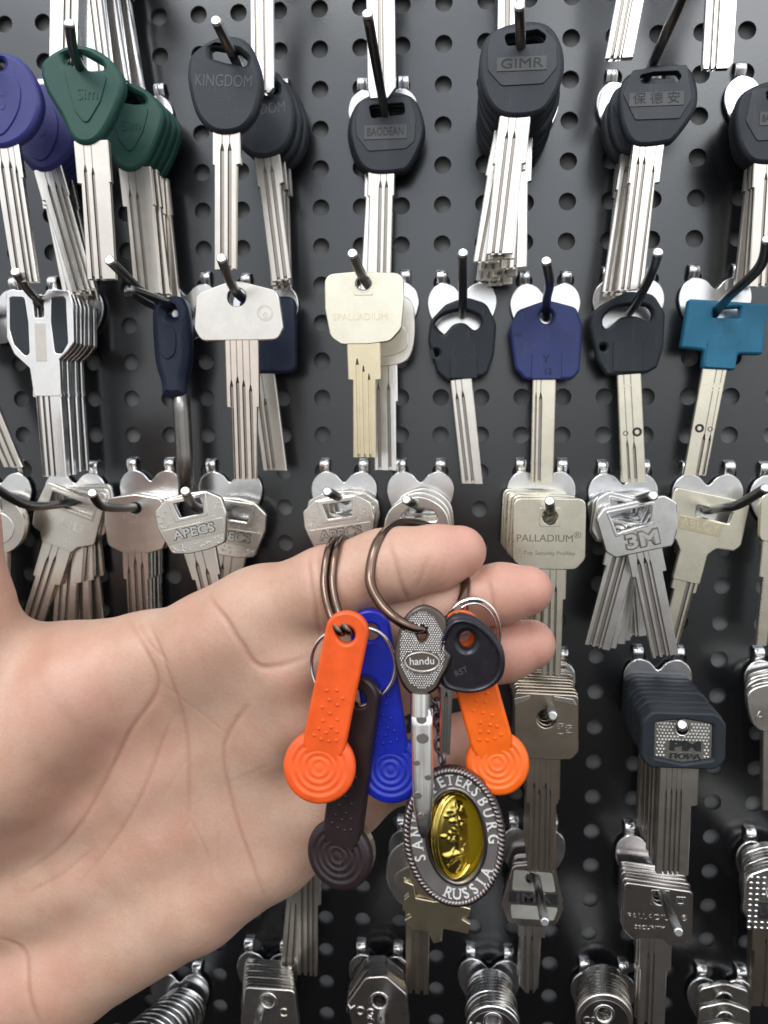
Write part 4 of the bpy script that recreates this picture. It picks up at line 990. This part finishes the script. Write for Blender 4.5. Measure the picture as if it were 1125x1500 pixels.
    # creases: lines of the palm as polylines on the palm plane, pressed into its front
    cre = [  # points px, width mm, depth mm
        ([(150, 905), (200, 930), (236, 975), (234, 1012), (193, 1069), (152, 1145), (110, 1215), (60, 1268), (0, 1304)], 1.1, .75),
        ([(200, 905), (240, 940), (258, 978), (271, 1044), (277, 1145), (271, 1211)], 1.0, .6),
        ([(258, 1040), (232, 1100), (203, 1171), (162, 1237), (101, 1313)], .9, .5),
        ([(380, 1015), (362, 1035), (340, 1069), (332, 1105), (345, 1186), (375, 1272), (393, 1328)], 1.1, .75),
        ([(334, 1145), (370, 1125), (420, 1095)], .7, .15),
        ([(190, 912), (225, 940), (262, 962)], .8, .4),
        ([(132, 1250), (76, 1296), (30, 1320)], .9, .35),
        ([(310, 868), (348, 893), (372, 925), (400, 958), (470, 944)], 1.3, 1.0),
        ([(276, 1200), (300, 1245), (310, 1300)], .8, .25), ([(320, 1210), (318, 1280)], .7, .2),
        ([(-20, 1385), (16, 1415), (38, 1460), (60, 1510)], 1.6, 1.1),
        ([(462, 800), (470, 835), (478, 870), (480, 920)], 1.0, .9), ([(476, 795), (486, 840), (490, 880)], .9, .5),
        ([(578, 780), (590, 825), (602, 875)], 1.0, .8), ([(612, 852), (622, 825), (632, 800)], .8, .4), ([(655, 800), (648, 838)], .7, .2),
        ([(240, 990), (300, 1040), (340, 1070)], .7, .2), ([(280, 1100), (230, 1180)], .6, .2),
        ([(620, 870), (632, 935)], 1.0, .8), ([(712, 838), (720, 870), (722, 902)], .9, .7), ([(712, 915), (724, 990)], .9, .7),
        ([(100, 960), (130, 1080), (120, 1160)], 2.2, .25), ([(150, 960), (180, 1060)], 2.0, .2), ([(60, 1000), (85, 1130)], 2.4, .25),
        ([(40, 905), (100, 925), (170, 915)], 1.0, .25),
    ]
    crease = np.zeros(len(V)); disp = np.zeros(len(V)); rng = np.random.RandomState(4)
    for pts, w, dp in cre:
        pw = crom([P(x, y, 86) for x, y in pts], 8)
        best = np.full(len(V), 1e9); amp = np.ones(len(V)); LN = len(pw)-1
        for i, (a, b) in enumerate(zip(pw, pw[1:])):
            ab = np.array([b.x-a.x, b.z-a.z]); ap = np.stack([V[:, 0]-a.x, V[:, 2]-a.z], 1)
            t = np.clip(ap@ab/(ab@ab+1e-9), 0, 1); d = np.linalg.norm(ap-t[:, None]*ab, axis=1)
            u = (i+t)/LN; amp = np.where(d < best, np.clip(np.minimum(u, 1-u)*4+.12, 0, 1), amp); best = np.minimum(best, d)
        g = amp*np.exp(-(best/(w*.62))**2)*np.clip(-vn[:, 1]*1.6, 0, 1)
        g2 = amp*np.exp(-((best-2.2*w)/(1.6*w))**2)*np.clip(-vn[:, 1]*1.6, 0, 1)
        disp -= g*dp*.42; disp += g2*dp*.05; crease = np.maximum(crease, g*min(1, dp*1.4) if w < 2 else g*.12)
    # soft swellings and tendons
    def bump(px, py, r, h):
        p = P(px, py, 86); d = np.hypot(V[:, 0]-p.x, V[:, 2]-p.z)
        return h*np.exp(-(d/r)**2)*np.clip(-vn[:, 1]*1.3, 0, 1)
    for b_ in ((400, 1000, 9, 1.2), (330, 935, 10, 1.2), (400, 1090, 9, .9), (450, 1180, 9, .8), (280, 1090, 18, -.7), (300, 1200, 14, -.3), (200, 1330, 16, .8), (520, 850, 6, .6), (630, 815, 6, .5), (90, 1040, 22, 1.0)):
        disp += bump(*b_)
    V = V+vn*disp[:, None]
    # flush: blood shows pink in the finger tips and mounts
    pink = np.zeros(len(V))
    for x, y, d, r, a in ((665, 808, 92, 12, .9), (770, 865, 88, 13, .9), (775, 945, 82, 13, .9), (705, 1068, 82, 12, .8), (330, 935, 86, 14, .35), (100, 1010, 90, 18, .45), (60, 1150, 90, 16, .2), (240, 1215, 84, 9, .35), (150, 1080, 86, 12, .3), (-70, 800, 90, 20, .5), (580, 825, 96, 10, .3), (350, 1230, 86, 12, .25), (520, 850, 98, 10, .15)):
        p = np.array(P(x, y, d)); pink = np.maximum(pink, a*np.exp(-((np.linalg.norm(V-p, axis=1))/r)**2))
    me = bpy.data.meshes.new('hand')
    me.from_pydata((V*MM).tolist(), [], Q.tolist()); me.update()
    for nm, arr in (('crease', crease), ('flush', pink)):
        at_ = me.attributes.new(nm, 'FLOAT', 'POINT'); at_.data.foreach_set('value', arr.astype(np.float32))
    me.polygons.foreach_set('use_smooth', np.ones(len(me.polygons), bool))
    if me.polygons[0].normal.dot(Vector(vn[Q[0, 0]])) < 0: me.flip_normals()
    # skin
    m, nt, b = newmat('skin')
    tc = N(nt, 'ShaderNodeTexCoord')
    def noise(s, det=4, rough=.6):
        q = N(nt, 'ShaderNodeTexNoise', Scale=s, Detail=det, Roughness=rough); nt.links.new(tc.outputs['Object'], q.inputs['Vector']); return q.outputs[0]
    base = ramp(nt, noise(62, 5, .55), [(.3, (.53, .315, .225)), (.5, (.59, .385, .285)), (.7, (.625, .44, .335))])
    def mix(fac, a, bcol):
        x = N(nt, 'ShaderNodeMix', data_type='RGBA'); nt.links.new(fac, x.inputs[0]); nt.links.new(a, x.inputs[6]); x.inputs[7].default_value = (*bcol, 1); return x.outputs[2]
    def attr(nm, gain):
        a = N(nt, 'ShaderNodeAttribute', attribute_name=nm); q = N(nt, 'ShaderNodeMath', operation='MULTIPLY'); q.inputs[1].default_value = gain
        nt.links.new(a.outputs['Fac'], q.inputs[0]); return q.outputs[0]
    c = mix(attr('flush', .95), base, (.62, .305, .245))
    sp_ = ramp(nt, noise(420, 3), [(.5, (0, 0, 0)), (.75, (1, 1, 1))])
    q = N(nt, 'ShaderNodeMath', operation='MULTIPLY'); q.inputs[1].default_value = .22; nt.links.new(sp_, q.inputs[0])
    c = mix(q.outputs[0], c, (.60, .30, .24))
    fm = ramp(nt, noise(1100, 4, .7), [(.45, (0, 0, 0)), (.75, (.30, .30, .30))]); c = mix(fm, c, (.47, .25, .18))
    fl = ramp(nt, noise(38, 3, .5), [(.52, (0, 0, 0)), (.70, (.45, .45, .45))]); c = mix(fl, c, (.60, .31, .245))
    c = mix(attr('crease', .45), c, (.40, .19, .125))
    nt.links.new(c, b.inputs['Base Color'])
    b.inputs['Subsurface Weight'].default_value = .4; b.inputs['Subsurface Radius'].default_value = (1, .35, .18); b.inputs['Subsurface Scale'].default_value = .0025
    b.inputs['Roughness'].default_value = .45; b.inputs['Specular IOR Level'].default_value = .5
    vo = N(nt, 'ShaderNodeTexVoronoi', Scale=620.0); vo.feature = 'DISTANCE_TO_EDGE'
    mp = N(nt, 'ShaderNodeMapping'); mp.inputs['Scale'].default_value = (.6, .8, 1); mp.inputs['Rotation'].default_value = (0, .5, 0)
    nt.links.new(tc.outputs['Object'], mp.inputs['Vector']); nt.links.new(mp.outputs[0], vo.inputs['Vector'])
    wv = N(nt, 'ShaderNodeTexWave', Scale=520.0, Distortion=9.0, Detail=3.0); wv.inputs['Detail Scale'].default_value = 1.2
    nt.links.new(tc.outputs['Object'], wv.inputs['Vector'])
    b1 = N(nt, 'ShaderNodeBump', Strength=.4, Distance=.0003); nt.links.new(noise(260, 5, .65), b1.inputs['Height'])
    b2 = N(nt, 'ShaderNodeBump', Strength=.35, Distance=.00016); nt.links.new(vo.outputs['Distance'], b2.inputs['Height']); nt.links.new(b1.outputs[0], b2.inputs['Normal'])
    b3 = N(nt, 'ShaderNodeBump', Strength=.15, Distance=.0001); nt.links.new(wv.outputs['Fac'], b3.inputs['Height']); nt.links.new(b2.outputs[0], b3.inputs['Normal'])
    nt.links.new(b3.outputs[0], b.inputs['Normal'])
    M['skin'] = m
    o = link('hand', me, 'skin'); o['label'] = 'open left hand, palm up front, holding a bunch of keys on its fingers'; o['category'] = 'hand'
hand()

# ================================================================ light
w = bpy.data.worlds.new('World'); sc.world = w; w.use_nodes = True
nt = w.node_tree; bg = nt.nodes['Background']
tc = N(nt, 'ShaderNodeTexCoord'); sx = N(nt, 'ShaderNodeSeparateXYZ'); nt.links.new(tc.outputs['Generated'], sx.inputs[0])
mr = N(nt, 'ShaderNodeMapRange'); mr.inputs[1].default_value = -1; mr.inputs[2].default_value = 1; nt.links.new(sx.outputs['Z'], mr.inputs[0])
cr = ramp(nt, mr.outputs[0], [(0, (.02, .018, .018)), (.25, (.028, .025, .025)), (.33, (.065, .06, .058)), (.40, (.24, .225, .21)), (.45, (.55, .57, .55)), (.50, (.82, .80, .78)), (.57, (1.05, 1.05, 1.05)), (.63, (1.25, 1.3, 1.37)), (.72, (1.42, 1.46, 1.54)), (1, (1.2, 1.25, 1.32))])
wn = N(nt, 'ShaderNodeTexNoise', Scale=3.2, Detail=3.0, Roughness=.55); nt.links.new(tc.outputs['Generated'], wn.inputs['Vector'])
wr = N(nt, 'ShaderNodeMapRange'); wr.inputs[1].default_value = .3; wr.inputs[2].default_value = .7; wr.inputs[3].default_value = .45; wr.inputs[4].default_value = 1.5; nt.links.new(wn.outputs[0], wr.inputs[0])
wm = N(nt, 'ShaderNodeVectorMath', operation='SCALE'); nt.links.new(cr, wm.inputs[0]); nt.links.new(wr.outputs[0], wm.inputs['Scale'])
nt.links.new(wm.outputs[0], bg.inputs[0])   # noise added in place of unseen room clutter, to vary the reflections; bg.inputs[1].default_value = .77
def area(name, loc, size, power, tgt=(0, 0, 0), col=(1, 1, 1)):
    l = bpy.data.lights.new(name, 'AREA'); l.shape = 'RECTANGLE'; l.size, l.size_y = size; l.energy = power; l.color = col
    o = bpy.data.objects.new(name, l); COL.objects.link(o); o.location = loc
    o.rotation_euler = (Vector(tgt)-Vector(loc)).to_track_quat('-Z', 'Y').to_euler()
area('ceiling_lamp', (-.55, -1.25, 1.25), (.9, .5), 14, col=(1, .98, .95))
area('ceiling_lamp', (.7, -1.6, 1.0), (1.0, .5), 5, col=(1, .97, .93))
vs = sc.view_settings
sc.display_settings.display_device = 'sRGB'; vs.view_transform = 'Standard'; vs.look = 'None'; vs.exposure = 0; vs.gamma = 1; vs.use_curve_mapping = False
sc.cycles.max_bounces = 6
